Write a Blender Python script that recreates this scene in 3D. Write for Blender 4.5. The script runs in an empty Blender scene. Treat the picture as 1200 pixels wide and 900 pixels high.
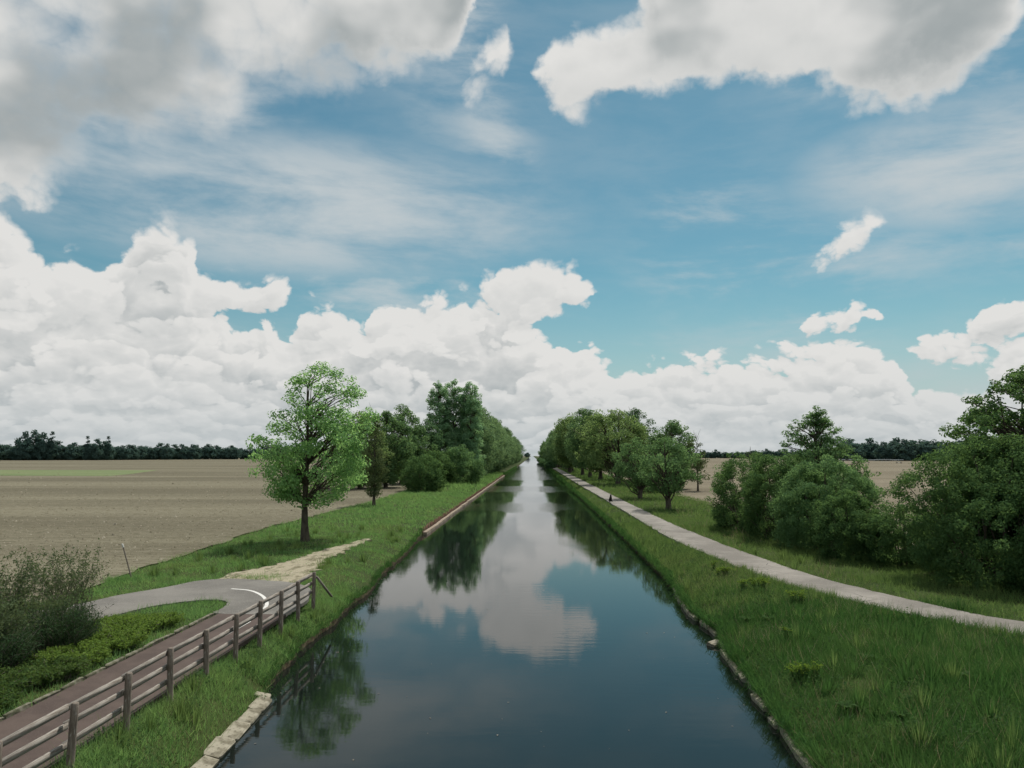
import bpy, bmesh, math, random
import numpy as np
from mathutils import Vector, Matrix
sc = bpy.context.scene
COL = sc.collection
# ------------------------------------------------------------------ camera, light, exposure
def setup_camera():
    cam = bpy.data.cameras.new('camera'); o = bpy.data.objects.new('camera', cam); COL.objects.link(o)
    o.location = (0, 0, 6.3); o.rotation_euler = (math.radians(90 + 5.114), 0, math.radians(1.443))
    cam.lens = 28.0; cam.sensor_width = 36; cam.clip_end = 12000; sc.camera = o
setup_camera()
sc.view_settings.view_transform = 'Standard'; sc.view_settings.look = 'None'
sc.view_settings.exposure = 0.0; sc.view_settings.gamma = 1.0
sc.cycles.max_bounces = 6; sc.cycles.diffuse_bounces = 4; sc.cycles.glossy_bounces = 3
sc.cycles.transmission_bounces = 3; sc.cycles.transparent_max_bounces = 4
sc.cycles.use_adaptive_sampling = True; sc.cycles.adaptive_threshold = .02
SUN_EL, SUN_AZ = 58.0, 24.0
def setup_sun():
    l = bpy.data.lights.new('sun', 'SUN'); l.energy = 4.0; l.angle = math.radians(.6); l.color = (1., .955, .88)
    o = bpy.data.objects.new('sun', l); COL.objects.link(o)
    e, a = math.radians(SUN_EL), math.radians(SUN_AZ)
    d = Vector((math.sin(a)*math.cos(e), math.cos(a)*math.cos(e), math.sin(e)))
    o.rotation_euler = d.to_track_quat('Z', 'Y').to_euler(); o.location = (60, 120, 200)
setup_sun()
# ------------------------------------------------------------------ node helper
class NT:
    """terse builder for shader node trees"""
    def __init__(s, tree): s.t = tree; s.n = tree.nodes; s.l = tree.links
    def put(s, sock, v):
        if v is None: return
        if isinstance(v, bpy.types.NodeSocket): s.l.new(v, sock)
        else:
            if sock.type == 'RGBA' and len(v) == 3: v = (*v, 1)
            sock.default_value = v
    def m(s, op, a, b=None, c=None, clamp=False):
        n = s.n.new('ShaderNodeMath'); n.operation = op; n.use_clamp = clamp
        for i, v in enumerate((a, b, c)): s.put(n.inputs[i], v)
        return n.outputs[0]
    def ramp(s, v, a, b, lo=0., hi=1., smooth=True):
        n = s.n.new('ShaderNodeMapRange'); n.interpolation_type = 'SMOOTHSTEP' if smooth else 'LINEAR'
        for i, q in enumerate((v, a, b, lo, hi)): s.put(n.inputs[i], q)
        return n.outputs[0]
    def mix(s, f, a, b, mode='MIX'):
        n = s.n.new('ShaderNodeMix'); n.data_type = 'RGBA'; n.blend_type = mode
        s.put(n.inputs[0], f); s.put(n.inputs[6], a); s.put(n.inputs[7], b)
        return n.outputs[2]
    def xyz(s, x=0., y=0., z=0.):
        n = s.n.new('ShaderNodeCombineXYZ')
        for i, v in enumerate((x, y, z)): s.put(n.inputs[i], v)
        return n.outputs[0]
    def sep(s, v):
        n = s.n.new('ShaderNodeSeparateXYZ'); s.put(n.inputs[0], v); return n.outputs
    def noise(s, v, scale, detail=3., rough=.5, dim='3D', kind='FBM', lac=2., dist=0.):
        n = s.n.new('ShaderNodeTexNoise'); n.noise_dimensions = dim; n.noise_type = kind
        s.put(n.inputs['Vector'], v)
        for k, q in (('Scale', scale), ('Detail', detail), ('Roughness', rough), ('Lacunarity', lac), ('Distortion', dist)): s.put(n.inputs[k], q)
        return n
    def voro(s, v, scale, dim='2D', feature='F1', detail=0., rough=.5):
        n = s.n.new('ShaderNodeTexVoronoi'); n.voronoi_dimensions = dim; n.feature = feature; n.normalize = False
        s.put(n.inputs['Vector'], v); s.put(n.inputs['Scale'], scale)
        if 'Detail' in n.inputs: s.put(n.inputs['Detail'], detail); s.put(n.inputs['Roughness'], rough)
        return n
    def curve(s, v, pts):
        n = s.n.new('ShaderNodeFloatCurve'); cm = n.mapping.curves[0]
        n.mapping.use_clip = False
        n.mapping.extend = 'HORIZONTAL'
        cm.points[0].location = pts[0]; cm.points[1].location = pts[-1]
        for p in pts[1:-1]: cm.points.new(*p)
        for p in cm.points: p.handle_type = 'VECTOR'
        n.mapping.update(); s.put(n.inputs['Value'], v)
        return n.outputs[0]

def build_world():
    w = bpy.data.worlds.new('World'); bpy.context.scene.world = w; w.use_nodes = True
    w.node_tree.nodes.clear(); g = NT(w.node_tree)
    out = g.n.new('ShaderNodeOutputWorld'); bg = g.n.new('ShaderNodeBackground'); bg.inputs[1].default_value = .1
    g.l.new(bg.outputs[0], out.inputs[0])
    sky = g.n.new('ShaderNodeTexSky'); sky.sky_type = 'NISHITA'; sky.sun_disc = False
    sky.sun_elevation = math.radians(SUN_EL); sky.sun_rotation = math.radians(SUN_AZ)
    sky.altitude = 80; sky.air_density = 1.0; sky.dust_density = .6; sky.ozone_density = 1.4
    tc = g.n.new('ShaderNodeTexCoord')
    x, y, z = g.sep(tc.outputs['Generated'])
    az0 = g.m('MULTIPLY', g.m('ARCTAN2', x, y), 57.29578)
    el0 = g.m('MULTIPLY', g.m('ARCSINE', z), 57.29578)
    azf = g.m('SUBTRACT', g.m('PINGPONG', g.m('ADD', az0, 45.), 90.), 45.)

    # how far inside a cloud a direction (azimuth, elevation in degrees) lies: hand-set outlines
    # plus heaps of rounded puffs of several sizes
    tr = bpy.data.node_groups.new('cloud_body', 'ShaderNodeTree')
    for nm in ('az', 'el'): tr.interface.new_socket(nm, in_out='INPUT', socket_type='NodeSocketFloat')
    for nm in ('F', 'top'): tr.interface.new_socket(nm, in_out='OUTPUT', socket_type='NodeSocketFloat')
    h = NT(tr); gi = h.n.new('NodeGroupInput'); go = h.n.new('NodeGroupOutput')
    az, el = gi.outputs[0], gi.outputs[1]
    # puffs grow flatter towards the horizon, where the clouds are far away
    v = h.m('MULTIPLY_ADD', h.m('EXPONENT', h.m('MULTIPLY', el, -.2)), -6., h.m('MULTIPLY', el, 1.2))
    pv = h.xyz(az, v)
    wn = h.noise(pv, .20, 6., .56, '2D')
    wx, wy, wz = h.sep(wn.outputs['Color'])
    dx, dy = h.m('SUBTRACT', wx, .5), h.m('SUBTRACT', wy, .5)
    az1 = h.m('MULTIPLY_ADD', dx, 3.0, az)
    el1 = h.m('MULTIPLY_ADD', dy, 2.1, el)
    u = h.m('MULTIPLY_ADD', az1, 1/90., .5)
    e = h.m('MULTIPLY_ADD', el1, 1/60., 1/6.)
    def layer(P):
        lo = h.curve(u, [(a/90+.5, (b+10)/60) for a, t, b in P])
        hi = h.curve(u, [(a/90+.5, (t+10)/60) for a, t, b in P])
        return h.m('MULTIPLY', h.m('MINIMUM', h.m('SUBTRACT', e, lo), h.m('SUBTRACT', hi, e)), 60.)
    s1, s2, s3, s4 = (layer(LAYERS[q]) for q in ('P1', 'P2', 'P3', 'P4'))
    s2 = h.m('ADD', s2, h.m('ADD', h.ramp(az, 6., 16., .2, -.3), h.ramp(az, 23.5, 26., 0., .6))); s4 = h.m('ADD', s4, .1)
    S = h.m('MAXIMUM', h.m('MAXIMUM', s1, s2), h.m('MAXIMUM', s3, s4))
    hig = h.ramp(el, 8., 20.)
    pw = h.xyz(h.m('MULTIPLY_ADD', dx, 2.6, az), h.m('MULTIPLY_ADD', dy, 2.6, v))
    F = h.m('MINIMUM', S, 3.)
    heads = 0.
    for scl, wl_, wh_ in PUFFS:
        d = h.voro(pw, scl, '2D').outputs['Distance']
        if wl_: heads = h.m('MULTIPLY_ADD', h.m('MULTIPLY', d, d), wl_*.32, heads)
        F = h.m('MULTIPLY_ADD', h.m('SUBTRACT', .30, h.m('MULTIPLY', d, d)), h.m('MULTIPLY_ADD', hig, wh_ - wl_, wl_), F)
    F = h.m('MULTIPLY_ADD', h.m('ADD', dx, h.m('MULTIPLY', dy, .5)), 2.2, F)
    h.l.new(F, go.inputs[0]); h.l.new(heads, go.inputs[1])
    def field(a, e):
        n = g.n.new('ShaderNodeGroup'); n.node_tree = tr
        g.put(n.inputs[0], a); g.put(n.inputs[1], e); return n.outputs
    F0, S0 = field(azf, el0)
    stepv = g.ramp(el0, 0., 25., .40, 1.5, smooth=False)
    F1, S1 = field(g.m('MULTIPLY_ADD', stepv, .45, azf), g.m('ADD', el0, stepv))
    relief = g.m('DIVIDE', g.m('SUBTRACT', F0, F1), stepv)     # >0 where the cloud thins towards the sun
    # broken cumulus go on overhead and behind, unseen cover raised for ambient fill
    zp = g.m('ADD', g.m('MAXIMUM', z, 0.), .25)
    ov = g.noise(g.xyz(g.m('DIVIDE', x, zp), g.m('DIVIDE', y, zp), 3.), 1.7, 6., .58).outputs[0]
    F0 = g.m('MAXIMUM', F0, g.m('MULTIPLY', g.m('SUBTRACT', g.m('MULTIPLY', g.ramp(el0, 34., 42.), ov), .36), 12.))
    soft = g.m('ADD', g.ramp(el0, 8., 22., .55, 1.6), g.m('MULTIPLY', g.ramp(az0, -7., -20.), g.ramp(el0, 15., 19., 0., 2.4)))
    alpha = g.ramp(F0, 0., soft)
    big = g.noise(g.xyz(azf, g.m('MULTIPLY', el0, 1.6), 4.), .085, 3., .5, '2D').outputs[0]
    # the far bank: rows of cumulus one behind the other, each a bright scalloped head over a flat grey base
    rw = g.noise(g.xyz(g.m('MULTIPLY', azf, .085), g.m('MULTIPLY', el0, .16), 2.), 1., 3., .5, '2D').outputs[0]
    ph = g.m('MULTIPLY_ADD', g.m('LOGARITHM', g.m('ADD', g.m('MAXIMUM', el0, 0.), 1.6), 2.718), 2.7, g.m('ADD', S0, g.m('MULTIPLY', rw, 4.2)))
    fr = g.m('FRACT', ph)
    head = g.m('MULTIPLY', g.ramp(fr, -.1, .75), g.ramp(fr, 1., .84))
    hi_m = g.ramp(el0, 9., 19.)
    shade = g.m('ADD', g.m('MULTIPLY', g.ramp(big, .38, .66), hi_m), g.m('MULTIPLY', g.m('SUBTRACT', 1., head), g.m('SUBTRACT', 1., hi_m)))   # broad grey undersides
    deep = g.ramp(F0, .3, 3.6)
    lit = g.m('MULTIPLY_ADD', g.m('TANGENT', g.m('MAXIMUM', g.m('MINIMUM', g.m('MULTIPLY', relief, .42), .9), -.9)), g.ramp(el0, 6., 20., .30, .20), g.ramp(el0, 2., 18., .88, .95))
    lit = g.m('SUBTRACT', lit, g.m('MULTIPLY', g.m('MULTIPLY', deep, g.m('MULTIPLY_ADD', shade, .85, .15)), g.m('MULTIPLY', g.ramp(el0, 6., 20., .62, .80), g.m('ADD', g.m('MULTIPLY', hi_m, g.m('SUBTRACT', 1., g.ramp(rw, .36, .62, .35, 1.))), g.ramp(rw, .36, .62, .35, 1.)))))
    lit = g.ramp(lit, 0., 1., smooth=False)
    cloud = g.mix(lit, g.mix(g.ramp(el0, 8., 20.), CLOUD_LOW, CLOUD_DARK), CLOUD_LIT)
    # thin high veil
    vv = g.xyz(g.m('MULTIPLY_ADD', el0, .5, azf), g.m('MULTIPLY', el0, 3.4))
    v1 = g.noise(vv, .075, 6., .6, '2D', dist=.15).outputs[0]
    v2 = g.noise(g.xyz(azf, el0, 7.), .06, 2., .5, '2D').outputs[0]
    veil = g.m('MULTIPLY', g.ramp(v1, .42, .80), g.ramp(v2, .36, .62))
    def zone(a, e, ra, re):
        p = g.m('DIVIDE', g.m('SUBTRACT', azf, a), ra); q = g.m('DIVIDE', g.m('SUBTRACT', el0, e), re)
        return g.ramp(g.m('ADD', g.m('MULTIPLY', p, p), g.m('MULTIPLY', q, q)), 1.1, .0)
    zz = g.m('MAXIMUM', zone(-17., 17., 24., 6.), zone(31., 18., 15., 5.))
    veil = g.m('MAXIMUM', g.m('ADD', g.m('MULTIPLY', veil, .7), g.ramp(v1, .3, .7, .02, .16)), g.m('MULTIPLY', zz, g.ramp(v1, .22, .72, .15, .95)))
    blue = g.mix(1., sky.outputs[0], SKY_TINT, 'MULTIPLY')
    c = g.mix(veil, blue, VEIL)
    # the far air under the clouds is pale
    c = g.mix(g.ramp(el0, 13., -1., 0., .75), c, PALE)
    c = g.mix(alpha, c, cloud)
    c = g.mix(g.ramp(el0, 7., -.5, 0., .62), c, PALE)
    g.l.new(c, bg.inputs[0])
    w.cycles.sampling_method = 'MANUAL'; w.cycles.sample_map_resolution = 512
CLOUD_LIT, CLOUD_DARK, CLOUD_LOW = (7.5, 7.45, 7.25), (3.0, 3.4, 3.5), (3.9, 4.25, 4.35)
VEIL, PALE = (5.4, 5.9, 6.1), (5.0, 5.5, 5.7)
PUFFS = ((.13, .0, 2.4), (.34, 2.5, 1.3), (.85, 1.3, .6), (2.1, .5, .22))
SKY_TINT = (.455, .755, .68)
LAYERS = dict(
    P1=[(-39.65,39.78,12.0),(-37.32,40.75,13.5),(-34.81,41.71,14.71),(-33.05,42.33,15.55),(-31.49,42.86,17.18),(-28.88,43.66,19.04),(-25.31,44.61,20.37),(-22.07,45.34,21.18),(-19.29,45.89,22.91),(-16.97,46.27,23.9),(-13.99,46.69,24.72),(-11.54,46.96,25.22),(-9.06,47.17,25.69),(-6.54,47.32,26.34),(-5.28,43.84,27.43),(-4.53,39.94,30.13),(-3.72,33.76,36.07),(-1.44,28.84,33.78),(0.16,25.94,27.0),(0.92,27.04,25.82),(1.74,28.49,24.78),(3.63,29.66,24.18),(4.89,29.2,24.13),(6.78,29.3,24.26),(8.64,30.36,24.36),(10.18,34.6,24.36),(12.9,42.93,24.29),(14.11,46.27,24.8),(15.88,45.99,24.86),(17.59,45.68,24.13),(19.31,45.34,24.62),(20.38,45.11,23.54),(22.53,44.61,22.9),(25.65,43.8,22.57),(27.13,43.37,22.0),(28.62,42.93,22.49),(30.1,42.48,23.43),(31.54,38.62,24.32),(32.55,36.51,26.0),(34.74,30.1,32.51)],
    P2=[(-39.34,14.13,-1.28),(-36.95,14.28,-1.32),(-34.39,14.11,-1.36),(-33.03,12.94,-1.38),(-31.65,12.34,-1.4),(-30.74,12.71,-0.88),(-29.78,12.25,-0.62),(-28.36,13.27,0.19),(-27.4,14.46,0.74),(-25.9,15.45,1.31),(-24.63,15.43,3.01),(-23.76,14.48,5.88),(-23.22,12.03,7.61),(-22.54,11.74,9.24),(-21.17,11.62,9.56),(-19.5,11.5,9.88),(-17.81,12.24,10.32),(-17.06,11.65,11.18),(-16.65,10.85,11.9),(-10.99,8.07,12.87),(-5.48,9.69,12.11),(-4.86,10.85,9.69),(-3.93,11.59,8.66),(-2.06,12.38,8.43),(-0.7,13.05,8.92),(0.3,13.58,9.89),(1.05,13.94,10.25),(2.6,13.56,10.48),(3.65,12.09,10.95),(4.39,11.18,12.38),(8.41,6.86,14.04),(18.52,7.7,10.86),(19.22,8.81,9.38),(19.71,9.58,8.78),(20.19,9.15,8.87),(20.67,9.35,8.38),(21.47,9.97,8.05),(22.52,9.61,8.16),(23.81,9.52,8.3),(24.26,8.27,9.26),(24.58,6.37,7.36),(25.47,7.09,6.05),(26.68,6.95,5.82),(27.89,7.41,6.02),(28.86,8.4,6.76),(29.81,9.37,7.22),(30.73,9.59,7.67),(31.63,9.75,8.11),(33.36,9.86,8.25)],
    P3=[(-39.17,7.92,-1.28),(-34.23,7.29,-1.36),(-24.68,8.19,-1.48),(-23.38,8.95,-1.5),(-21.79,9.56,-1.51),(-20.13,8.68,-1.53),(-18.75,9.15,-1.54),(-18.16,7.72,-1.54),(-17.31,7.52,-1.55),(-16.35,8.26,-1.56),(-15.44,9.72,-1.56),(-14.45,9.94,-1.57),(-13.57,9.43,-1.57),(-11.8,10.33,-1.58),(-10.0,10.81,-1.59),(-8.19,11.03,-1.6),(-6.97,11.54,-1.6),(-5.75,10.9,-1.61),(-4.83,11.45,-1.61),(-2.98,11.47,-1.61),(-2.06,11.11,-1.61),(-1.14,9.89,-1.61),(0.09,8.79,-1.61),(1.32,8.23,-1.61),(4.07,7.59,-1.6),(4.8,6.79,-1.6),(6.49,6.1,-1.59),(8.28,5.89,-1.59),(10.65,5.72,-1.57),(12.98,6.08,-1.56),(14.13,6.4,-1.55),(16.1,6.28,-1.54),(17.49,6.81,-1.52),(19.13,6.74,-1.51),(20.48,7.65,-1.5),(22.04,7.28,-1.48),(24.32,6.98,-1.45),(24.89,5.68,-1.44),(25.74,4.11,-1.43),(27.64,3.61,-1.41),(28.66,3.78,-1.39),(29.14,4.51,-1.39),(30.44,6.37,-1.37),(31.32,6.62,-1.36),(33.04,6.94,-1.33)],
    P4=[(-40.02,16.01,20.56),(-7.48,22.27,27.67),(-6.53,24.94,25.8),(-5.58,26.69,24.32),(-4.0,29.43,24.46),(-2.08,30.36,25.57),(-1.25,28.32,27.27),(0.48,25.12,30.35),(18.38,11.16,16.24),(19.47,13.01,13.46),(20.29,13.77,12.82),(21.65,14.75,13.15),(22.73,15.18,13.82),(23.69,15.45,14.64),(24.2,14.53,15.71),(25.82,12.19,18.01),(33.62,10.26,17.62)],
)
build_world()

# ------------------------------------------------------------------ mesh and object helpers
def np_mesh(name, V, quads=None, tris=None, smooth=False):
    V = np.asarray(V, np.float32).reshape(-1, 3)
    me = bpy.data.meshes.new(name); me.vertices.add(len(V)); me.vertices.foreach_set('co', V.ravel())
    q = np.zeros((0, 4), np.int32) if quads is None else np.asarray(quads, np.int32).reshape(-1, 4)
    t = np.zeros((0, 3), np.int32) if tris is None else np.asarray(tris, np.int32).reshape(-1, 3)
    idx = np.concatenate([q.ravel(), t.ravel()]); me.loops.add(len(idx)); me.loops.foreach_set('vertex_index', idx)
    st = np.concatenate([np.arange(len(q))*4, len(q)*4 + np.arange(len(t))*3]).astype(np.int32)
    me.polygons.add(len(st)); me.polygons.foreach_set('loop_start', st)
    me.update(calc_edges=True); me.validate()
    if smooth: me.polygons.foreach_set('use_smooth', np.ones(len(st), bool))
    return me
def obj(name, me, mat=None, parent=None, loc=None, rot=None, **props):
    if mat is not None and not me.materials: me.materials.append(mat)
    o = bpy.data.objects.new(name, me); COL.objects.link(o)
    if parent is not None: o.parent = parent
    if loc is not None: o.location = loc
    if rot is not None: o.rotation_euler = rot
    for k, v in props.items():
        if v is not None: o[k] = v
    return o
def empty(name, label, category, loc=(0, 0, 0), rz=0., group=None):
    o = bpy.data.objects.new(name, None); COL.objects.link(o); o.location = loc; o.rotation_euler = (0, 0, rz)
    o.empty_display_size = .3
    o['label'] = label; o['category'] = category
    if group: o['group'] = group
    return o
def copy_tree(root, loc, rz, scale, label, group=None):
    r = root.copy(); COL.objects.link(r); r.location = loc; r.rotation_euler = (0, 0, rz); r.scale = scale
    r['label'] = label
    if group: r['group'] = group
    elif 'group' in r: del r['group']
    for ch in list(root.children):
        c = ch.copy(); COL.objects.link(c); c.parent = r
    return r
def tube(path, radii, sides=6, cap=True):
    """tapered tube along a path -> (verts, quads)"""
    P = np.asarray(path, float); n = len(P); V = []; Q = []
    T = np.gradient(P, axis=0); T /= np.linalg.norm(T, axis=1)[:, None] + 1e-9
    ref = np.array([1., 0, 0]) if abs(T[0, 0]) < .8 else np.array([0, 1., 0])
    ang = np.linspace(0, 2*math.pi, sides, endpoint=False)
    for i in range(n):
        a = np.cross(T[i], ref); a /= np.linalg.norm(a) + 1e-9; b = np.cross(T[i], a)
        V.append(P[i] + radii[i]*(np.cos(ang)[:, None]*a + np.sin(ang)[:, None]*b))
    for i in range(n-1):
        for k in range(sides):
            k2 = (k+1) % sides
            Q.append((i*sides+k, i*sides+k2, (i+1)*sides+k2, (i+1)*sides+k))
    V = np.concatenate(V); Q = np.array(Q, np.int32)
    return V, Q
class Parts:
    """collects geometry for one mesh"""
    def __init__(s): s.V = []; s.Q = []; s.n = 0
    def add(s, V, Q):
        s.V.append(np.asarray(V, float)); s.Q.append(np.asarray(Q, np.int32) + s.n); s.n += len(V); return s
    def tube(s, path, radii, sides=6): return s.add(*tube(path, radii, sides))
    def box(s, c, d, rz=0., jitter=0., rng=None):
        x, y, z = (k/2 for k in d)
        V = np.array([(-x,-y,-z),(x,-y,-z),(x,y,-z),(-x,y,-z),(-x,-y,z),(x,-y,z),(x,y,z),(-x,y,z)], float)
        if jitter: V += rng.normal(0, jitter, V.shape)
        ca, sa = math.cos(rz), math.sin(rz)
        V = np.stack([V[:, 0]*ca - V[:, 1]*sa, V[:, 0]*sa + V[:, 1]*ca, V[:, 2]], 1) + np.asarray(c, float)
        return s.add(V, [(3,2,1,0),(4,5,6,7),(0,1,5,4),(1,2,6,5),(2,3,7,6),(3,0,4,7)])
    def mesh(s, name, smooth=False): return np_mesh(name, np.concatenate(s.V), np.concatenate(s.Q), smooth=smooth)
def leaf_quads(C, Nrm, L, W, rng, droop=0.):
    """kite shaped leaves: centre, normal, length, width"""
    C = np.asarray(C); n = len(C)
    Nrm = Nrm/(np.linalg.norm(Nrm, axis=1)[:, None] + 1e-9)
    r = rng.normal(size=(n, 3)); r[:, 2] -= droop
    a = r - (r*Nrm).sum(1)[:, None]*Nrm; a /= np.linalg.norm(a, axis=1)[:, None] + 1e-9
    b = np.cross(Nrm, a); L = np.asarray(L)[:, None]; W = np.asarray(W)[:, None]
    fold = Nrm*W*.18
    V = np.stack([C - a*L*.5, C - a*L*.05 + b*W*.5 + fold, C + a*L*.5, C - a*L*.05 - b*W*.5 + fold], 1).reshape(-1, 3)
    return V, np.arange(n*4, dtype=np.int32).reshape(-1, 4)
def snoise(x, y, k=1., seed=0.):
    """cheap smooth pseudo noise in about [-1, 1]"""
    s = seed*1.7
    return (np.sin(x*k*1.0 + 1.3*np.sin(y*k*.7 + s) + s) + np.sin(y*k*1.13 + 1.1*np.sin(x*k*.83 + 2 + s) + s*2)
            + .6*np.sin((x+y)*k*2.1 + s*3) + .5*np.sin((x-y)*k*2.9 + s))/3.1

# ------------------------------------------------------------------ materials
def material(name, build):
    m = bpy.data.materials.new(name); m.use_nodes = True; m.node_tree.nodes.clear()
    g = NT(m.node_tree); out = g.n.new('ShaderNodeOutputMaterial'); g.l.new(build(g), out.inputs[0]); return m
def objco(g): return g.n.new('ShaderNodeTexCoord').outputs['Object']
def geo(g, k): return g.n.new('ShaderNodeNewGeometry').outputs[k]
def bump(g, h, strength=.5, dist=.02):
    n = g.n.new('ShaderNodeBump'); g.put(n.inputs['Strength'], strength); g.put(n.inputs['Distance'], dist); g.put(n.inputs['Height'], h); return n.outputs[0]
def pbr(g, col, rough=.8, normal=None, spec=.3):
    n = g.n.new('ShaderNodeBsdfPrincipled'); g.put(n.inputs['Base Color'], col); g.put(n.inputs['Roughness'], rough)
    g.put(n.inputs['Specular IOR Level'], spec)
    if normal is not None: g.l.new(normal, n.inputs['Normal'])
    return n.outputs[0]
def foliage(name, dark, light, trans=.42, tcol=None, nscale=.7, mottle=None):
    def b(g):
        r = geo(g, 'Random Per Island'); n = g.noise(geo(g, 'Position'), nscale, 3., .65).outputs[0]
        f = g.m('ADD', g.m('MULTIPLY', r, .55), g.m('MULTIPLY', g.ramp(n, .3, .7), .45))
        c = g.mix(f, dark, light)
        if mottle:
            mo = g.noise(geo(g, 'Position'), .33, 4., .62).outputs[0]; c = g.mix(g.ramp(mo, .46, .68, 0., .75), c, mottle)
            c = g.mix(g.ramp(mo, .46, .30, 0., .5), c, (dark[0]*.7, dark[1]*.85, dark[2]*.8))
        d = g.n.new('ShaderNodeBsdfDiffuse'); g.put(d.inputs[0], c)
        t = g.n.new('ShaderNodeBsdfTranslucent'); g.put(t.inputs[0], g.mix(.6, c, tcol or (light[0]*1.3, light[1]*1.25, light[2]*.75)))
        m1 = g.n.new('ShaderNodeMixShader'); m1.inputs[0].default_value = trans
        g.l.new(d.outputs[0], m1.inputs[1]); g.l.new(t.outputs[0], m1.inputs[2])
        return m1.outputs[0]
    return material(name, b)
def two_tone(name, a, b_, scale, rough=.85, stretch=(1, 1, 1), bs=.4, bd=.02, detail=5., lo=.35, hi=.65, fleck=None, fscale=40.):
    def b(g):
        mp = g.n.new('ShaderNodeMapping'); g.l.new(objco(g), mp.inputs[0]); mp.inputs['Scale'].default_value = stretch
        n = g.noise(mp.outputs[0], scale, detail, .62).outputs[0]; c = g.mix(g.ramp(n, lo, hi), a, b_)
        if fleck:
            v = g.noise(mp.outputs[0], fscale, 2., .6).outputs[0]; c = g.mix(g.ramp(v, .58, .7), c, fleck)
        return pbr(g, c, rough, bump(g, n, bs, bd))
    return material(name, b)
M = {}
def ground_mat(g):
    p = geo(g, 'Position')
    n1 = g.noise(p, .35, 4.).outputs[0]; n2 = g.noise(p, 6., 4., .65).outputs[0]
    c = g.mix(g.ramp(n1, .35, .65), (.030, .050, .014), (.050, .070, .020))
    c = g.mix(g.ramp(n2, .5, .75), c, (.062, .062, .026))
    nz = g.sep(geo(g, 'True Normal'))[2]
    soil = g.mix(g.ramp(n2, .35, .7), (.040, .030, .018), (.115, .092, .060))
    c = g.mix(g.ramp(nz, .45, .72), soil, c)
    return pbr(g, c, .95, bump(g, n2, .9, .06), .1)
M['ground'] = material('grassy_ground', ground_mat)
def soil_field(a, b, pale, ang):
    def f(g):
        p = geo(g, 'Position')
        mp = g.n.new('ShaderNodeMapping'); g.l.new(p, mp.inputs[0]); mp.inputs['Rotation'].default_value = (0, 0, ang)
        x, y, z = g.sep(mp.outputs[0])
        big = g.noise(g.xyz(g.m('MULTIPLY', x, .006), g.m('MULTIPLY', y, .045)), 1., 4., .55).outputs[0]
        mid = g.noise(g.xyz(g.m('MULTIPLY', x, .04), g.m('MULTIPLY', y, .7)), 1., 4., .6).outputs[0]
        fine = g.noise(g.xyz(g.m('MULTIPLY', x, 1.3), g.m('MULTIPLY', y, 1.5)), 1.2, 5., .72).outputs[0]
        clod = g.voro(p, 2.6, '3D', 'F1', 1., .5).outputs['Distance']
        c = g.mix(g.ramp(big, .36, .62), (a[0]*.86, a[1]*.85, a[2]*.84), b)  # soil tone varies in broad bands, also standing in for cloud shadows
        c = g.mix(g.ramp(mid, .40, .70, 0., .42), c, (a[0]*.68, a[1]*.66, a[2]*.63))
        rows = g.m('SINE', g.m('ADD', g.m('MULTIPLY', y, 8.2), g.m('MULTIPLY', mid, 9.)))
        c = g.mix(g.ramp(rows, .1, 1., 0., .22), c, (a[0]*.6, a[1]*.58, a[2]*.55))
        c = g.mix(g.ramp(fine, .52, .36, 0., .75), c, (a[0]*.5, a[1]*.48, a[2]*.42))
        c = g.mix(g.m('MULTIPLY', g.ramp(clod, .40, .14), g.ramp(fine, .46, .6)), c, pale)
        h = g.m('ADD', g.m('MULTIPLY', rows, .35), g.m('MULTIPLY', fine, 1.2))
        return pbr(g, c, .95, bump(g, h, .8, .07), .1)
    return f
M['field'] = material('ploughed_soil', soil_field((.152, .139, .097), (.205, .188, .132), (.36, .335, .255), -.05))
M['field_pale'] = material('pale_ploughed_soil', soil_field((.175, .152, .108), (.225, .196, .142), (.38, .34, .26), .12))
M['crop'] = two_tone('young_crop', (.085, .135, .038), (.155, .175, .07), .05, stretch=(.3, 3, 1), bs=.3, bd=.05)
M['asphalt'] = two_tone('worn_grey_asphalt', (.118, .111, .099), (.178, .168, .150), .45, bs=.25, bd=.006, detail=8., fleck=(.27, .255, .235), fscale=30.)
M['towpath'] = two_tone('pale_towpath_asphalt', (.165, .153, .135), (.265, .246, .219), .35, bs=.25, bd=.006, detail=9., fleck=(.15, .14, .12), fscale=22.)
def towpath_mat(g):
    p = geo(g, 'Position'); n1 = g.noise(p, .35, 6., .6).outputs[0]; n2 = g.noise(p, 2.3, 6., .65).outputs[0]; n3 = g.noise(p, 24., 3., .6).outputs[0]
    c = g.mix(g.ramp(n1, .35, .66), (.165, .153, .135), (.268, .249, .222))
    c = g.mix(g.ramp(n2, .52, .70, 0., .45), c, (.125, .118, .100)); c = g.mix(g.ramp(n3, .55, .7, 0., .6), c, (.33, .31, .28))
    v = g.voro(p, .55, '3D', 'DISTANCE_TO_EDGE'); crack = g.m('MULTIPLY', g.ramp(v.outputs['Distance'], .012, .004), g.ramp(n1, .5, .6))
    c = g.mix(crack, c, (.06, .058, .05))
    return pbr(g, c, .9, bump(g, n3, .4, .01), .2)
M['towpath'] = material('worn_pale_towpath', towpath_mat)
M['red'] = two_tone('red_brown_surface', (.062, .043, .036), (.088, .063, .052), 1.2, bs=.3, bd=.006, detail=8., fleck=(.11, .085, .072), fscale=35.)
M['gravel'] = two_tone('pale_gravel_track', (.30, .265, .185), (.13, .115, .062), 1.6, stretch=(1.6, .55, 1), bs=.8, bd=.04, detail=7., lo=.45, hi=.62, fleck=(.42, .38, .29), fscale=9.)
M['paint'] = two_tone('worn_white_paint', (.62, .61, .58), (.40, .39, .36), 7., lo=.5, hi=.8)
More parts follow.
